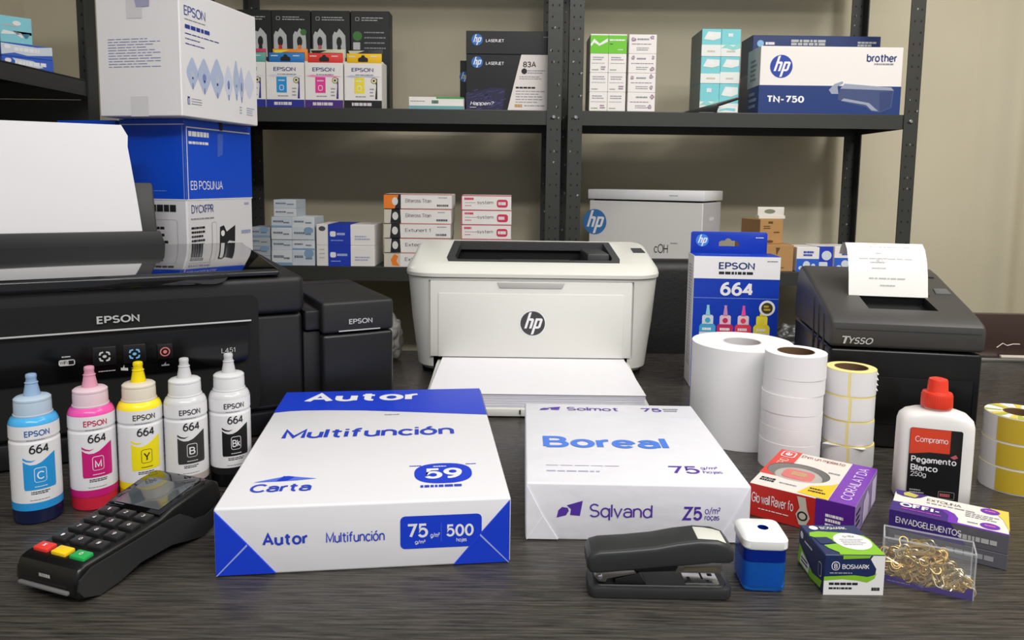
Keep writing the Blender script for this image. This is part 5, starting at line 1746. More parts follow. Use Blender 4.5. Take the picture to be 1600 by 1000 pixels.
def toner_low(mb, F):
    f = F['front']
    mb.poly(f, [(0.0, 0.0), (0.42, 0.0), (0.455, 0.40), (0.3, 0.42), (0.0, 0.30)], P('toner violet dark', (36, 34, 66)), 0.0003)
    rnd = random.Random(3)
    for k in range(46):
        u, v = rnd.uniform(0.0, 0.40), rnd.uniform(0.0, 0.36)
        L_ = rnd.uniform(0.02, 0.07)
        mb.poly(f, [(u, v), (u + L_, v + L_ * 0.5), (u + L_, v + L_ * 0.5 + 0.012), (u, v + 0.01)], P('toner violet', (66, 64, 120)), 0.0004)
    mb.poly(f, [(0.475, 0.0), (1.0, 0.0), (1.0, 1.0), (0.63, 1.0)], P('toner white', (228, 220, 216)), 0.0005)
    mb.hp(f, 0.125, 0.86, 0.0135, P('badge blue', (44, 110, 190)), WHITE, 0.0005)
    mb.text(f, 'LASERJET', 0.225, 0.815, 0.43, 0.875, WHITE, 0.02, 0.0005)
    mb.text(f, '83A', 0.65, 0.78, 0.80, 0.89, INK, 0.03, 0.0008)
    mb.disc(f, 0.665, 0.71, 0.0068, INK, 0.0008)
    mb.lines(f, 0.70, 0.66, 0.9, 0.74, 2, GREYI, 0.0007, seed=2, fill=0.4)
    mb.lines(f, 0.61, 0.56, 0.86, 0.63, 2, GREYI, 0.0007, seed=4, fill=0.4)
    mb.lines(f, 0.57, 0.40, 0.80, 0.44, 1, INK, 0.0007, seed=5, fill=0.8)
    mb.lines(f, 0.57, 0.14, 0.9, 0.38, 5, GREYI, 0.0007, seed=6, fill=0.3)
    mb.lines(f, 0.56, 0.07, 0.66, 0.13, 1, P('ochre print', (190, 140, 60)), 0.0007, seed=7, fill=0.9)
    mb.lines(f, 0.67, 0.09, 0.95, 0.115, 1, GREYI, 0.0007, seed=9, fill=0.7)
    mb.text(f, 'Happen?', 0.045, 0.09, 0.31, 0.17, WHITE, 0.01, 0.0006, shear=0.015)
    mb.lines(f, 0.045, 0.055, 0.14, 0.075, 1, WHITE, 0.0006, seed=3)


def toner_top(mb, F):
    f = F['front']
    mb.hp(f, 0.125, 0.62, 0.0135, P('badge blue', (44, 110, 190)), WHITE, 0.0005)
    mb.text(f, 'LASERJET', 0.225, 0.52, 0.43, 0.66, WHITE, 0.02, 0.0005)
    mb.lines(f, 0.88, 0.72, 0.98, 0.80, 1, GREYI, seed=3)


sbox('toner_carton', 'wide black toner carton with a white slanted panel reading 83A', -0.116, 0.094, D_UP, 0.134, 1.842, 0.10, TBK, None, toner_low)
sbox('toner_carton', 'low black toner carton lying on top of the one with a white panel', -0.1165, 0.094, D_UP + 0.1345, 0.054, 1.842, 0.10, TBK, None, toner_top)
sbox('toner_carton', 'dark toner carton peeking out behind the two stacked black ones', -0.138, 0.05, D_UP, 0.135, 1.948, 0.10, TBK, None, lambda mb, F: mb.hp(F['front'], 0.06, 0.7, 0.013, P('badge blue', (44, 110, 190)), WHITE))
# small white cartons, three columns of four
MAUVE = P('mauve print', (150, 124, 146))


def small_white(k, third):
    def draw(mb, F):
        f = F['front']
        rnd = random.Random(k)
        if third:
            for cu, cv in ((0.14, 0.78), (0.86, 0.80), (0.14, 0.24), (0.84, 0.24)):
                if rnd.random() < 0.75:
                    cx, cy = cu + rnd.uniform(-.04, .04), cv + rnd.uniform(-.05, .05)
                    mb.poly(f, [(cx + 0.09 * rnd.uniform(0.5, 1.1) * math.cos(k2), cy + 0.14 * rnd.uniform(0.5, 1.1) * math.sin(k2)) for k2 in [2 * PI * q / 8 for q in range(8)]], MAUVE)
                    mb.lines(f, cx - 0.05, cy - 0.05, cx + 0.06, cy + 0.06, 2, SHW, 0.0005, seed=k + int(cu * 10), fill=0.4)
            mb.lines(f, 0.3, 0.65, 0.72, 0.85, 1, GREYI, seed=k, fill=0.4)
            mb.lines(f, 0.1, 0.46, 0.9, 0.54, 1, MAUVE, seed=k + 1, fill=0.5)
            mb.lines(f, 0.28, 0.15, 0.72, 0.35, 2, GREYI, seed=k + 2, fill=0.4)
        else:
            mb.lines(f, 0.15, 0.62, 0.85, 0.85, 2, GREYI, seed=k, fill=0.4)
            mb.lines(f, 0.1, 0.46, 0.9, 0.52, 1, GREYI, seed=k + 1, fill=0.4)
            if k % 2:
                mb.lines(f, 0.6, 0.12, 0.9, 0.35, 2, MAUVE, seed=k, fill=0.6)
            mb.lines(f, 0.1, 0.10, 0.5, 0.2, 1, P('sage print', (140, 160, 110)), seed=k + 3, fill=0.5)
    return draw


def green_box(k):
    def draw(mb, F):
        f = F['front']
        mb.rect(f, 0, 0, 1, 0.93, GREEN)
        if k == 0:
            mb.poly(f, [(0.0, 0.45), (0.2, 0.75), (0.5, 0.5), (0.95, 0.78), (0.95, 0.6), (0.5, 0.38), (0.2, 0.55), (0.05, 0.35)], WHITE, 0.0005)
        else:
            mb.lines(f, 0.05, 0.64, 0.9, 0.74, 1, WHITE, 0.0005, seed=2, fill=0.8)
            mb.lines(f, 0.06, 0.42, 0.28, 0.54, 1, P('dark green', (40, 110, 80)), 0.0005, seed=3)
            mb.lines(f, 0.5, 0.15, 0.8, 0.24, 1, WHITE, 0.0005, seed=4)
    return draw


ORD = ('lowest', 'second', 'third', 'topmost')
hh = 0.0446
for c_, (x0, x1) in enumerate(((0.178, 0.2205), (0.221, 0.2635), (0.2685, 0.3335))):
    for r_ in range(4):
        g = c_ < 2 and r_ == 3
        where = ('of the column touching the steel post', 'of the middle column', 'of the wider mauve printed column')[c_]
        lb = ('bright green small carton on top of the column against the steel post', 'bright green small carton on top of the middle column of white ones')[c_] if g else '%s small white carton %s' % (ORD[r_] if r_ in (0, 3) else ORD[r_] + ' from lowest', where)
        sbox('small_carton', lb, x0, x1, D_UP + r_ * hh, hh - 0.0003, 1.806, 0.10, SHW, None, green_box(c_) if g else small_white(c_ * 7 + r_ * 3 + 1, c_ == 2), 'small cartons stacked in three columns')


def teal_box(k):
    def draw(mb, F):
        f = F['front']
        mb.rect(f, 0.0, 0.0, 1, 0.42 if k != 1 else 0.36, P('milky white', (226, 228, 226)))
        mb.poly(f, [(0.0, 0.30), (0.3, 0.46), (0.6, 0.36), (1, 0.50), (1, 0.30), (0.6, 0.22), (0.3, 0.3)] if k == 0 else [(0.1, 0.62), (0.3, 0.9), (0.95, 0.88), (0.95, 0.66), (0.6, 0.58)], P('milky white', (226, 228, 226)) if k else P('seafoam print', (140, 206, 200)), 0.0005)
        mb.lines(f, 0.35, 0.70, 0.65, 0.86, 1, WHITE, 0.0006, seed=k + 1, fill=0.8)
        mb.lines(f, 0.3, 0.12, 0.75, 0.24, 1, P('sand print', (196, 186, 170)), 0.0006, seed=k + 5, fill=0.5)
    return draw


for r_, (z0, h) in enumerate(((0.0, 0.0745), (0.075, 0.0635), (0.139, 0.0645))):
    for c_ in range(2):
        lb = '%s teal and white carton of the %s' % (('lowest', 'middle', 'topmost')[r_], ('teal column that shows its grey side', 'teal column beside the navy toner cartons')[c_])
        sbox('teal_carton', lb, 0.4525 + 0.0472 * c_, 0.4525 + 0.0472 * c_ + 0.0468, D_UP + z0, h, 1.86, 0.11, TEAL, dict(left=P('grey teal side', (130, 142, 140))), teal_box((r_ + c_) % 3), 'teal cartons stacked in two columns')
sbox('small_carton', 'tiny white and teal carton under the black tapered strip', 0.483, 0.530, D_UP, 0.0125, 1.808, 0.03, P('milky white', (226, 228, 226)), None, lambda mb, F: mb.poly(F['front'], [(0.05, 0.2), (0.4, 0.5), (0.9, 0.3), (0.9, 0.8), (0.5, 0.9), (0.1, 0.6)], TEAL))
mb = MB()
mb.prism([(0.0, 0.0), (0.078, 0.0), (0.082, 0.0136), (0.129, 0.0302), (0.132, 0.0345), (0.126, 0.0365), (0.077, 0.0218)], (0.402, 1.8045, D_UP), (1, 0, 0), (0, 0, 1), -0.003, mat('strip black plastic', (26, 27, 27), 0.3), 0.0006)
mb.poly(Fr((0.402, 1.8040, D_UP), (1, 0, 0), (0, 0, 1), 1, 1), [(0.085, 0.0205), (0.124, 0.0345), (0.128, 0.0322), (0.085, 0.0175)], P('strip pale mark', (150, 152, 148)), 0.0002)
tag(mb.build('plastic_strip'), 'black tapered plastic strip leaning before the teal stack', 'strip')


def tn_front(mb, F):
    f = F['front']
    nb = P('toner carton navy', (34, 58, 118), 0.35)
    mb.rect(f, 0.0, 0.0, 1.0, 0.42, nb)
    mb.hp(f, 0.148, 0.70, 0.0265, P('badge royal blue', (34, 62, 160)), WHITE, 0.0006)
    mb.text(f, 'brother', 0.745, 0.78, 0.955, 0.895, NAVY, 0.03, 0.0005)
    mb.lines(f, 0.80, 0.735, 0.945, 0.765, 1, GREYI, 0.0005, seed=4, fill=0.8)
    mb.text(f, 'TN-750', 0.06, 0.15, 0.32, 0.275, WHITE, 0.055, 0.0006)
    a1, a2, a3 = P('cartridge slate', (62, 76, 120)), P('cartridge pale', (150, 158, 178)), P('cartridge deep', (46, 62, 112))
    mb.poly(f, [(0.555, 0.12 + 0.1), (0.57, 0.38), (0.95, 0.36), (0.94, 0.10), (0.86, 0.03), (0.80, 0.04), (0.76, 0.11), (0.60, 0.18)], a1, 0.0005)
    mb.poly(f, [(0.57, 0.38), (0.60, 0.455), (0.93, 0.405), (0.95, 0.36)], a2, 0.0006)
    mb.poly(f, [(0.49, 0.36), (0.53, 0.45), (0.585, 0.49), (0.59, 0.46), (0.55, 0.41), (0.56, 0.30), (0.51, 0.30)], a2, 0.0007)
    mb.poly(f, [(0.85, 0.33), (0.94, 0.35), (0.93, 0.11), (0.86, 0.05)], a3, 0.0007)
    mb.poly(f, [(0.58, 0.20), (0.76, 0.14), (0.80, 0.06), (0.85, 0.05), (0.83, 0.08), (0.78, 0.17), (0.60, 0.235)], a2, 0.0007)
    l = F['left']
    mb.rect(l, 0, 0, 1, 0.42, nb)
    mb.lines(l, 0.25, 0.5, 0.75, 0.85, 5, GREYI, seed=3, fill=0.5)
    mb.lines(l, 0.2, 0.08, 0.8, 0.36, 3, P('cartridge pale', (150, 158, 178)), seed=3, fill=0.5)


def tn_back(mb, F):
    f = F['front']
    mb.disc(f, 0.06, 0.90, 0.0085, P('badge sky', (130, 180, 220)))
    mb.lines(f, 0.1, 0.885, 0.17, 0.92, 1, WHITE, seed=2, fill=0.9)
    mb.lines(f, 0.3, 0.88, 0.6, 0.955, 2, P('print silver', (176, 180, 178)), seed=8, fill=0.8)
    mb.lines(f, 0.82, 0.875, 0.97, 0.94, 2, P('print silver', (176, 180, 178)), seed=5, fill=0.7)
    mb.rect(F['left'], 0, 0.55, 1, 1, P('slate print', (90, 98, 120)))


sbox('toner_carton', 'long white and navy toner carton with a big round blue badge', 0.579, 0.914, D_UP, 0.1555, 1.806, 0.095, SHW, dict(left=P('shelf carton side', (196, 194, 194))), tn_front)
sbox('toner_carton', 'dark blue toner carton standing behind the long white and navy one', 0.602, 0.925, D_UP, 0.2065, 1.945, 0.095, P('back carton navy', (38, 54, 104), 0.35), None, tn_back)

# lower shelf
GB = P('grey blue card', (186, 196, 206), 0.5)


def pale_box(k):
    def draw(mb, F):
        f = F['front']
        if k % 3 == 0:
            mb.rect(f, 0, 0, 1, 0.2, STEELB)
        if k % 4 == 1:
            mb.poly(f, ell(0.75, 0.8, 0.22, 0.3, 14), STEELB)
        mb.lines(f, 0.1, 0.45, 0.6, 0.72, 1, P('slate text', (110, 124, 146)), 0.0005, seed=k, fill=0.6)
        mb.lines(f, 0.6, 0.35, 0.9, 0.6, 1, P('slate text', (110, 124, 146)), 0.0005, seed=k + 4, fill=0.5)
    return draw


hts = (0.0375, 0.0255, 0.0285, 0.0265)
z = D_LO
k = 0
for r_, h in enumerate(hts):
    for c_, (x0, x1) in enumerate(((-0.5825, -0.533), (-0.5325, -0.4785))):
        lb = '%s small pale blue carton in the %s' % (('lowest', 'second from lowest', 'third from lowest', 'topmost')[r_], ('column of four carrying two more cartons', 'column touching the blue banded cartons')[c_])
        sbox('small_carton', lb, x0, x1, z, h - 0.0003, 1.806 + 0.002 * (r_ % 2), 0.09, PALEB if (r_ + c_) % 2 else P('off white card', (218, 222, 226), 0.5), dict(right=GB), pale_box(k), 'small pale blue cartons piled at the end of the shelf')
        k += 1
    z += h
for r_, h in enumerate((0.0205, 0.0205)):
    sbox('small_carton', 'small pale carton lying on the pile, %s of the two on top' % ('lower' if r_ == 0 else 'upper'), -0.576, -0.522, z, h - 0.0003, 1.808, 0.085, P('off white card', (218, 222, 226), 0.5) if r_ == 0 else PALEB, dict(right=GB), pale_box(k + 3 * r_), 'small pale blue cartons piled at the end of the shelf')
    z += h
z = D_LO
for r_ in range(4):
    sbox('small_carton', '%s small grey carton in the short column beside the tall blue printer carton' % ('lowest', 'second from lowest', 'third from lowest', 'topmost')[r_], -0.640, -0.5865, z, 0.0225, 1.808, 0.09, P('grey card', (176, 182, 188), 0.5), None, pale_box(r_ * 2 + 3), 'small grey cartons in the short column')
    z += 0.0228


def banded(k):
    def draw(mb, F):
        f = F['front']
        b = P('shelf royal blue', (34, 62, 178), 0.45)
        mb.rect(f, 0.20, 0, 0.59, 1, b)
        mb.rect(F['top'], 0.20, 0, 0.59, 1, b)
        mb.rrect(f, 0.235, 0.42, 0.335, 0.68, 0.004, WHITE, 0.0005)
        mb.lines(f, 0.355, 0.48, 0.53, 0.62, 1, P('pale print blue', (170, 184, 226)), 0.0005, seed=k, fill=0.8)
        mb.lines(f, 0.25, 0.2, 0.46, 0.28, 1, P('pale print blue', (170, 184, 226)), 0.0005, seed=k + 1)
        mb.lines(f, 0.66, 0.25, 0.92, 0.5, 2, P('faint blue print', (160, 166, 196)), 0.0005, seed=k + 2)
        mb.poly(f, ell(0.1, 0.8, 0.06, 0.12, 12), P('print charcoal', (80, 80, 86))) if k else mb.lines(f, 0.05, 0.3, 0.14, 0.9, 3, P('sand print', (196, 186, 170)), seed=4, fill=0.3)
    return draw


for r_ in range(2):
    sbox('banded_carton', '%s of the two white cartons with a royal blue band' % ('lower', 'upper')[r_], -0.4735, -0.333, D_LO + r_ * 0.0505, 0.0502, 1.806, 0.12, SHW, None, banded(r_), 'white cartons with a royal blue band')


def orange_box(k):
    def draw(mb, F):
        f = F['front']
        if k == 4:
            mb.poly(f, [(0, 0), (0.16, 0), (0.22, 1), (0, 1)], ORANGE)
            mb.poly(f, [(0.16, 0), (0.25, 0), (0.25, 1), (0.22, 1)], INK)
        elif k == 0:
            mb.rect(f, 0, 0, 0.25, 1, P('sand grey print', (206, 200, 186)))
            mb.poly(f, [(0.1, 0.5), (0.16, 0.9), (0.22, 0.75), (0.19, 0.4), (0.24, 0.05), (0.13, 0.1)], ORANGE, 0.0005)
        else:
            mb.rect(f, 0, 0, 0.10, 1, P('sand grey print', (206, 200, 186)))
            mb.poly(f, [(0.09, 0), (0.25, 0), (0.24, 1), (0.11, 1)], INK)
        if k:
            mb.poly(f, ell(0.165, 0.5, 0.045, 0.28, 12), P('white pattern print', (216, 214, 210)), 0.0006)
        mb.text(f, ('Extenos 1', 'Extenos 1', 'Extunert 1', 'Eliteross Titan', 'Eliteross Titan')[k], 0.32, 0.42, 0.70, 0.68, P('slate grey text', (96, 96, 104)), 0.008, 0.0004)
        mb.lines(f, 0.8, 0.72, 0.94, 0.82, 1, GREYI, seed=k, fill=0.6)
        mb.lines(f, 0.78, 0.15, 0.95, 0.32, 1, P('slate grey text', (96, 96, 104)), seed=k + 2, fill=0.8)
        mb.rect(f, 0, 0.95, 1, 1.0, P('coral edge', (206, 110, 90)))
    return draw


for r_ in range(5):
    lb = 'long white carton with an orange and black end, %s of its stack of five' % ('lowest', 'second', 'middle', 'fourth', 'topmost')[r_]
    sbox('cartridge_carton', lb, -0.310 + 0.0008 * (r_ % 2), -0.1465 - 0.0015 * (4 - r_), D_LO + r_ * 0.0353, 0.035, 1.806 + 0.001 * (r_ % 2), 0.11, SHW, None, orange_box(r_), 'long white cartons with black and orange ends')


def red_box(k):
    def draw(mb, F):
        f = F['front']
        rr = P('rose red print', (206, 52, 84))
        mb.rect(f, 0, 0.95, 1, 1, rr)
        mb.rect(f, 0, 0, 0.015, 1, rr)
        mb.rrect(f, 0.71, 0.18, 0.93, 0.72, 0.006, rr)
        mb.lines(f, 0.74, 0.3, 0.9, 0.6, 1, WHITE, 0.0006, seed=k, fill=0.7)
        mb.lines(f, 0.06, 0.68, 0.25, 0.84, 1, rr, seed=k + 1, fill=0.9)
        mb.lines(f, 0.07, 0.25, 0.2, 0.34, 1, rr, seed=k + 2)
        mb.text(f, 'system', 0.32, 0.36, 0.64, 0.62, P('slate grey text', (96, 96, 104)), 0.0, 0.0004)
        mb.lines(f, 0.07, 0.46, 0.32, 0.53, 1, GREYI, seed=k + 3)
    return draw


for r_ in range(5):
    lb = 'white carton with a rose red patch, %s of its stack of five' % ('lowest', 'second', 'middle', 'fourth', 'topmost')[r_]
    sbox('cartridge_carton', lb, -0.1235 + 0.0006 * (r_ % 2), -0.0035 + 0.0008 * (r_ % 2), D_LO + r_ * 0.0351, 0.0348, 1.806, 0.10, SHW, None, red_box(r_), 'white cartons with a rose red patch')
# large white printer carton with a lid
t = thing('printer_carton', 'large white carton with a loose lid and a round blue badge on the lower shelf', 'carton', (0.3305, 1.8915, D_LO), R(-30))
w, d, h = 0.300, 0.165, 0.163
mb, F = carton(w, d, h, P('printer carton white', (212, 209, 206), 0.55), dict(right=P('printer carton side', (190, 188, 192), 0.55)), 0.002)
f = F['front']
mb.hp(f, 0.055, 0.66, 0.033, P('badge steel blue', (60, 116, 178)), WHITE, 0.0004)
mb.text(f, 'cOH', 0.60, 0.22, 0.72, 0.36, INK, 0.0, 0.0005)
mb.lines(f, 0.74, 0.36, 0.82, 0.40, 1, GREYI, seed=3, fill=0.4)
mb.lines(F['right'], 0.3, 0.3, 0.6, 0.45, 1, WHITE, seed=3)
mb.lines(F['right'], 0.35, 0.7, 0.6, 0.8, 1, WHITE, seed=5)
mb.build('carton_body', t)
mb = MB().box(-w / 2 - 0.003, -0.004, h + 0.004, w / 2 + 0.003, d + 0.003, h + 0.029, P('printer carton lid', (222, 221, 224), 0.5), 0.002)
mb.box(-w / 2 + 0.01, 0.01, h - 0.001, w / 2 - 0.01, d - 0.01, h + 0.005, VOID)
mb.lines(Fr((-w / 2, -0.0041, h + 0.004), (1, 0, 0), (0, 0, 1), w, 0.025), 0.72, 0.4, 0.8, 0.6, 1, GREYI, seed=4, fill=0.3)
mb.build('carton_lid', t)


def brown_print(mb, F):
    f = F['front']
    mb.lines(f, 0.35, 0.82, 0.55, 0.92, 1, P('brown ink', (96, 66, 40)), seed=2, fill=0.9)
    mb.lines(f, 0.15, 0.6, 0.45, 0.76, 2, P('brown ink', (96, 66, 40)), seed=4)
    mb.lines(f, 0.6, 0.42, 0.85, 0.52, 1, P('brown ink', (96, 66, 40)), seed=6)
    mb.poly(f, ell(0.45, 0.1, 0.15, 0.06, 12), P('brown ink', (96, 66, 40)))


sbox('brown_carton', 'lower brown cardboard carton behind the blue ink carton', 0.575, 0.683, D_LO, 0.0645, 1.812, 0.12, BROWN, None, lambda mb, F: (mb.poly(F['front'], [(0.6, 0.9), (0.7, 0.9), (0.62, 0.6)], P('brown ink', (96, 66, 40))), mb.lines(F['front'], 0.65, 0.1, 0.85, 0.18, 1, P('brown ink', (96, 66, 40)), seed=3)))
sbox('brown_carton', 'upper brown cardboard carton carrying a white hang tab packet', 0.598, 0.668, D_LO + 0.065, 0.0605, 1.83, 0.07, BROWN, dict(left=P('brown cardboard shaded side', (140, 104, 66), 0.7)), brown_print, yaw=R(22))  # left side is the same cardboard with its shade painted in
t = thing('hang_tab_packet', 'small white packet with an oval hang hole on the upper brown carton', 'packet', (0.640, 1.85, D_LO + 0.1257), R(6))
mb, F = carton(0.068, 0.02, 0.008, P('packet white', (214, 210, 202), 0.55))
mb.build('packet_body', t)
mb = MB().box(-0.034, 0.008, 0.008, 0.034, 0.0095, 0.029, P('packet white', (214, 210, 202), 0.55), 0.0005)
mb.poly(Fr((0, 0.0079, 0), (1, 0, 0), (0, 0, 1), 1, 1), ell(-0.003, 0.018, 0.014, 0.0055, 18), P('hole shade grey', (120, 122, 108)))
mb.build('hang_tab', t)


def blue_white(k):
    def draw(mb, F):
        f = F['front']
        b = P('shelf cobalt', (44, 94, 200), 0.45)
        if k == 1:
            mb.rect(f, 0, 0, 1, 1, P('shelf royal blue', (34, 62, 178), 0.45))
            mb.poly(f, ell(0.62, 0.62, 0.3, 0.2, 14), PALEB, 0.0005)
            mb.rrect(f, 0.15, 0.1, 0.7, 0.35, 0.003, PALEB, 0.0005)
        else:
            mb.rect(f, 0, 0, 1, 0.53, b)
            mb.lines(f, 0.3, 0.62, 0.75, 0.86, 2, P('shelf royal blue', (34, 62, 178)), seed=k + 2, fill=0.7)
            mb.poly(f, ell(0.45, 0.28, 0.16, 0.16, 12), PALEB, 0.0005)
            mb.poly(f, ell(0.2, 0.15, 0.1, 0.08, 10), PALEB, 0.0005)
            mb.poly(f, ell(0.75, 0.22, 0.1, 0.12, 10), PALEB, 0.0005)
    return draw


for k, (x0, x1, y) in enumerate(((0.691, 0.746, 1.812), (0.752, 0.793, 1.845), (0.797, 0.857, 1.845))):
    lb = ('small white and cobalt carton at the shelf front beside the brown cartons', 'small all blue carton between two white and cobalt ones', 'small white and cobalt carton behind the receipt strip')[k]
    sbox('small_carton', lb, x0, x1, D_LO, 0.0595, y, 0.08, SHW, None, blue_white(k), 'small white and blue cartons in a row')

# side wall shelf
A47 = R(47)
DL = 0.4902
N_ = Vector((-0.87, 1.30))


def side_box(label, w, d, z0, h, m, draw, name, group=None):
    c = N_ + Vector((math.cos(A47), math.sin(A47))) * (w / 2)
    mb, F = carton(w, d, h, m, None, 0.0006)
    draw(mb, F)
    tag(mb.build(name, loc=(c.x, c.y, z0), rz=A47), label, 'carton', group)


def blue_flat(k):
    def draw(mb, F):
        f = F['front']
        mb.poly(f, [(0.0, 0.1), (0.25, 0.3), (0.5, 0.15), (1, 0.35), (1, 1), (0.7, 0.85), (0.0, 0.95)] if k == 0 else [(0.2, 0.9), (0.35, 0.3), (0.6, 0.2), (0.8, 0.35), (0.6, 0.8)], PALEB)
        mb.lines(f, 0.25, 0.4, 0.9, 0.75, 1, WHITE, 0.0005, seed=k + 3, fill=0.8)
        mb.rrect(f, 0.06, 0.55, 0.18, 0.85, 0.003, WHITE, 0.0006)
        mb.lines(F['left'], 0.2, 0.35, 0.9, 0.6, 1, WHITE, seed=k + 2, fill=0.7)
    return draw


side_box('lower of the two flat blue cartons on the side wall shelf', 0.078, 0.06, DL, 0.0222, P('side royal blue', (44, 90, 190), 0.45), blue_flat(1), 'flat_carton', 'flat blue cartons on the side wall shelf')
side_box('upper flat blue carton on the side wall shelf, under the teal one', 0.077, 0.06, DL + 0.0224, 0.0222, P('side royal blue', (44, 90, 190), 0.45), blue_flat(0), 'flat_carton', 'flat blue cartons on the side wall shelf')


def teal_side(mb, F):
    f = F['front']
    mb.poly(f, [(0.02, 0.30), (0.5, 0.34), (0.65, 0.22), (0.72, 0.24), (0.66, 0.40), (0.4, 0.46), (0.98, 0.46), (0.98, 0.36), (0.72, 0.38), (0.1, 0.46)], P('milky white', (226, 228, 226)))
    mb.poly(f, ell(0.53, 0.76, 0.13, 0.09, 14), P('milky white', (226, 228, 226)))
    mb.lines(f, 0.08, 0.60, 0.6, 0.70, 1, P('sand print', (196, 186, 170)), seed=4)
    mb.poly(f, [(0.68, 0.38), (0.92, 0.40), (0.85, 0.24), (0.78, 0.22)], P('teal shade print', (60, 120, 140)), 0.0005)


side_box('single teal carton lying on two flat blue ones, side wall shelf', 0.0475, 0.05, DL + 0.0448, 0.0445, P('side teal', (130, 200, 214), 0.5), teal_side, 'teal_carton')

# ================================================================== printer cartons stacked behind the ink tank printer
YB = R(-13.7)
fx, fy = Vector((math.cos(YB), math.sin(YB))), Vector((-math.sin(YB), math.cos(YB)))
FRc = Vector((-0.508, 1.17))
CB = P('printer carton blue', (10, 76, 208), 0.35)
CWH = P('printer carton pale', (222, 221, 224), 0.45)
wA, dA, hA = 0.117, 0.178, 0.4
c = FRc - fx * (wA / 2)
t = thing('printer_carton', 'tall blue carton with a white lower half, standing behind the black printer', 'carton', (c.x, c.y, 0), YB)
mb, F = carton(wA, dA, hA, CWH, dict(top=CB), 0.002)
f, r = F['front'], F['right']
vb = 0.69
for ff_ in (f, r):
    mb.rect(ff_, 0.0, vb, 1.0, 1.0, CB, 0.0003)
mb.rect(f, 0.0, 0.978, 1, 0.982, WHITE, 0.0006)
mb.rect(f, 0.965, vb, 0.98, 0.98, P('pale blue line', (120, 150, 220)), 0.0006)
mb.rect(f, 0.0, vb - 0.003, 1.0, vb + 0.001, WHITE, 0.0006)
mb.lines(f, 0.4, 0.72, 0.7, 0.725, 1, P('pale blue line', (120, 150, 220)), 0.0006, seed=2)
mb.rect(r, 0.02, 0.968, 0.98, 0.973, WHITE, 0.0006)
mb.rect(r, 0.02, vb, 0.03, 0.97, WHITE, 0.0006)
mb.rect(r, 0.0, vb - 0.003, 1.0, vb + 0.001, WHITE, 0.0006)
mb.lines(r, 0.05, 0.935, 0.36, 0.957, 1, WHITE, 0.0006, seed=11, fill=0.9)
mb.lines(r, 0.05, 0.905, 0.34, 0.918, 1, WHITE, 0.0006, seed=12, fill=0.8)
mb.text(r, 'EB POSUNJA', 0.06, 0.725, 0.52, 0.765, WHITE, 0.008, 0.0006)
mb.poly(r, [(0.45, 0.86), (0.53, 0.87), (0.55, 0.955), (0.46, 0.955)], P('blue tape shine', (70, 104, 200), 0.2), 0.0006)
mb.text(r, 'DYCXFPR', 0.06, 0.635, 0.37, 0.668, DKBLUE, 0.01, 0.0006)
mb.lines(r, 0.05, 0.607, 0.40, 0.618, 1, GREYI, 0.0006, seed=4, fill=0.5)
mb.poly(r, [(0.45, 0.50), (0.46, 0.572), (0.52, 0.578), (0.56, 0.55), (0.70, 0.575), (0.69, 0.505), (0.60, 0.512), (0.53, 0.492)], INK, 0.0006)
mb.disc(r, 0.50, 0.545, 0.005, WHITE, 0.0008)
mb.poly(r, [(0.05, 0.40), (0.05, 0.485), (0.24, 0.49), (0.25, 0.455), (0.36, 0.44), (0.36, 0.40)], INK, 0.0006)
mb.poly(r, ell(0.17, 0.462, 0.05, 0.014, 12), WHITE, 0.0008)
mb.lines(r, 0.05, 0.50, 0.26, 0.585, 5, INK, 0.0006, seed=8, fill=0.5)
mb.ring(r, 0.34, 0.48, 0.41, 0.595, 0.004, 0.0008, GREYI, CWH, 0.0005)
mb.lines(r, 0.86, 0.655, 0.96, 0.675, 1, P('faint blue print', (160, 166, 196)), 0.0006, seed=3)
mb.lines(r, 0.8, 0.53, 0.96, 0.555, 1, P('faint blue print', (160, 166, 196)), 0.0006, seed=5, fill=0.6)
mb.lines(f, 0.35, 0.64, 0.85, 0.67, 1, INK, 0.0006, seed=5, fill=0.9)
mb.ring(f, 0.30, 0.45, 0.85, 0.61, 0.004, 0.0006, GREYI, CWH, 0.0005)
mb.lines(f, 0.35, 0.48, 0.7, 0.59, 4, INK, 0.0007, seed=9, fill=0.4)
bd = mb.build('carton_body', t)
mb = MB().box(wA / 2 - 0.004, 0.088, hA - 0.012, wA / 2 + 0.0015, 0.096, hA + 0.0012, BLACK, 0.0008)
mb.build('carton_clasp', t)
wB = 0.11
c2 = FRc - fx * (wA + 0.009 + wB / 2)
sbox('printer_carton', 'second blue carton behind the standing white sheet, only its top edge showing', c2.x - wB / 2, c2.x + wB / 2, 0, hA - 0.001, c2.y, dA, CB, None, lambda mb, F: mb.rect(F['front'], 0, 0.978, 1, 0.982, CB), yaw=YB)
wW, dW, hW = 0.142, 0.205, 0.185
FW = Vector((-0.4915, 1.128))
YW_ = R(-12.5)
gx = Vector((math.cos(YW_), math.sin(YW_)))
c = FW - gx * (wW / 2)
t = thing('printer_carton', 'white carton with pale blue leaf pictures on top of the two blue cartons', 'carton', (c.x, c.y, hA + 0.0008), YW_)
mb, F = carton(wW, dW, hW, P('white carton board', (232, 230, 233), 0.5), None, 0.0015)
f, r = F['front'], F['right']
sc_ = 0.925
mb.text(r, 'EPSON', 0.055, 0.80, 0.305, 0.885, P('carton brand blue', (40, 60, 150)), 0.004)
mb.lines(r, 0.06, 0.765, 0.31, 0.785, 1, GREYI, seed=5, fill=0.4)
mb.lines(r, 0.06, 0.70, 0.44, 0.735, 1, P('carton brand blue', (40, 60, 150)), seed=21, fill=0.9)
mb.lines(r, 0.06, 0.655, 0.47, 0.67, 1, DKBLUE, seed=6, fill=0.5)
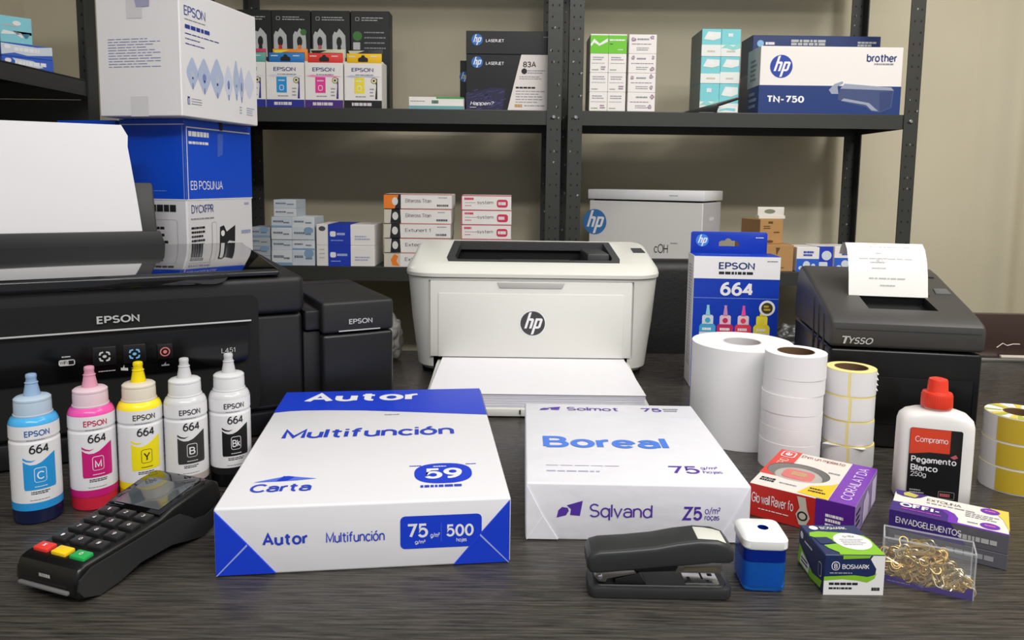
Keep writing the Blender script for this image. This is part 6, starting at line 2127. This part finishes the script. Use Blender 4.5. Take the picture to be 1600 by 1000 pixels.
mb.lines(r, 0.06, 0.615, 0.26, 0.63, 1, DKBLUE, seed=7, fill=0.5)
mb.lines(r, 0.06, 0.575, 0.31, 0.59, 1, DKBLUE, seed=8, fill=0.5)
leaf = P('leaf art pale blue', (178, 190, 220), 0.5)
leaf2 = P('leaf art light', (206, 212, 232), 0.5)
for k, (u0, u1, v0, v1) in enumerate(((0.063, 0.2, 0.228, 0.485), (0.191, 0.352, 0.205, 0.50), (0.348, 0.52, 0.19, 0.525), (0.524, 0.643, 0.19, 0.495), (0.650, 0.735, 0.205, 0.56), (0.728, 0.801, 0.19, 0.51), (0.81, 0.947, 0.235, 0.50))):
    cu, cv = (u0 + u1) / 2, (v0 + v1) / 2
    ru, rv = (u1 - u0) / 2, (v1 - v0) / 2
    pts = []
    for i in range(24):
        a = 2 * PI * i / 24
        s_, cc = math.sin(a), math.cos(a)
        pts.append((cu + ru * cc * (abs(cc) ** 0.15), cv + rv * s_ * (0.62 + 0.38 * abs(s_) ** 6)))
    mb.poly(r, pts, leaf2 if k in (3, 6) else leaf)
    if k < 6:
        mb.poly(r, ell(cu, cv - rv * 0.1, ru * 0.28, rv * 0.24, 12), (P('leaf core', (120, 136, 190)) if k % 2 else P('leaf core pale', (190, 198, 214))), 0.0005)
        mb.poly(r, ell(cu, cv - rv * 0.3, ru * 0.12, rv * 0.08, 8), DKBLUE, 0.0007)
        mb.rect(r, cu - 0.006, v0, cu + 0.006, v0 + 0.05, P('leaf core', (120, 136, 190)), 0.0005)
mb.lines(r, 0.11, 0.10, 0.235, 0.16, 3, GREYI, seed=4, fill=0.3)
mb.rect(r, 0.065, 0.10, 0.09, 0.165, DKBLUE)
mb.rect(r, 0.073, 0.105, 0.082, 0.15, WHITE, 0.0005)
mb.lines(r, 0.73, 0.085, 0.76, 0.16, 3, P('faint blue print', (160, 166, 196)), seed=4)
mb.lines(r, 0.83, 0.08, 0.95, 0.16, 4, P('faint blue print', (160, 166, 196)), seed=5, fill=0.4)
mb.lines(f, 0.137, 0.385, 0.768, 0.625, 11, P('carton text violet', (112, 116, 170)), seed=3, fill=0.22)
mb.rect(f, 0.388, 0.0, 0.60, 0.16, P('tape tan', (218, 216, 220), 0.25), 0.0004)
bw = mb.build('carton_body', t)
mb = MB().rect(f, 0.378, 0.775, 0.565, 0.999, P('tape haze', (212, 210, 214), 0.2), 0.0005)
mb.poly(f, [(0.50, 0.86), (0.47, 0.95), (0.46, 0.999), (0.665, 0.999), (0.655, 0.865), (0.58, 0.862)], P('slate label', (160, 160, 190), 0.4), 0.0008)
mb.build('packing_tape', t)

# ================================================================== behind the counter
LEA = mat('black leatherette', (24, 24, 25), 0.5, bump=0.5, bscale=160)


def chair(label, x, y, zt, w, rz):
    t = thing('office_chair', label, 'chair', (x, y, FZ), rz)
    H = zt - FZ
    mb = MB()
    secs = []
    pts = []
    hw = w / 2
    r_ = 0.06
    for cx, cz, a0 in ((hw - r_, H - r_, 0), (-hw + r_, H - r_, 90), (-hw + 0.05, H - 0.5, 180), (hw - 0.05, H - 0.5, 270)):
        pts += [(cx + r_ * math.cos(R(a0 + i * 15)), cz + r_ * math.sin(R(a0 + i * 15))) for i in range(7)]
    mb.prism(pts, (0, -0.035, 0), (1, 0, 0), (0, 0, 1), 0.07, LEA, 0.02, 4, angle=40)
    mb.build('backrest', t)
    mb = MB().box(-hw, 0.03, 0.42, hw, 0.47, 0.50, LEA, 0.03, 4)
    mb.build('seat', t)
    MB().box(-0.03, 0.02, 0.40, 0.03, 0.08, H - 0.35, STEEL, 0.005).build('back_bracket', t)
    MB().lathe([(0.03, 0.06), (0.03, 0.41)], STEEL, 20, (0, 0.25)).build('gas_column', t)
    for k in range(5):
        a = 2 * PI * k / 5
        b = MB().tube([(0, 0.25, 0.09), (0.26 * math.cos(a), 0.25 + 0.26 * math.sin(a), 0.06)], 0.018, STEEL, 8)
        lg = b.build('leg', t)
        MB().lathe([(0.02, 0.0), (0.025, 0.012), (0.025, 0.04), (0.015, 0.05)], VOID, 14, (0.25 * math.cos(a), 0.25 + 0.25 * math.sin(a))).build('caster', lg)


chair('black leatherette office chair behind the counter, between laser printer and blue ink carton', 0.255, 1.50, 0.158, 0.36, R(182))
chair('black office chair at the far edge, above the brown board', 1.375, 1.60, 0.185, 0.46, R(180))


def bag(label, x, y, sx, sy, sz, m, seed):
    b = bmesh.new()
    bmesh.ops.create_icosphere(b, subdivisions=5, radius=1)
    for v in b.verts:
        p = v.co.copy()
        n_ = noise.noise(p * 1.7 + Vector((seed, 0, 0))) * 0.22 + abs(noise.noise(p * 2.6 + Vector((0, seed, 0)))) * 0.24 + noise.noise(p * 8 + Vector((0, 0, seed))) * 0.025
        q = p * (0.86 + n_)
        v.co = Vector((q.x * sx, q.y * sy, max(q.z, -0.78) * sz + 0.78 * sz))
    mb = MB().bm(b, m)
    tag(mb.build('plastic_bag', loc=(x, y, 0), sharp=60), label, 'bag')


bag('crumpled grey plastic bag on the counter between ink tank and laser printer', -0.222, 1.285, 0.036, 0.034, 0.045, mat('grey bag film', (150, 148, 144), 0.3, coat=0.3), 3.1)
bag('crumpled dark plastic bag on the counter behind the large white roll', 0.485, 1.285, 0.034, 0.032, 0.040, mat('dark bag film', (62, 62, 58), 0.35, coat=0.2), 7.7)

t = thing('back_board', 'low brown wooden board with a metal strip at its foot, beyond the receipt printer', 'board', (0.98, 1.33, 0), R(-3))
MB().box(-0.17, 0.0, 0.0, 0.03, 0.016, 0.083, mat('brown varnished wood', (58, 42, 36), 0.35), 0.001).build('wood_panel', t)
MB().box(-0.17, -0.020, 0.0, 0.03, -0.001, 0.006, mat('brushed strip metal', (190, 186, 178), 0.3, metal=1.0), 0.001).build('metal_strip', t)
mb = MB().box(-0.095, -0.008, 0.0062, -0.05, -0.002, 0.009, P('paper scrap', (206, 196, 184)))
mb.tube([(-0.10, -0.0008, 0.022), (-0.09, -0.0008, 0.030), (-0.082, -0.0008, 0.026), (-0.072, -0.0008, 0.029), (-0.06, -0.0008, 0.029)], 0.0009, P('paper scrap', (206, 196, 184)), 5)
mb.build('paper_scrap', t)
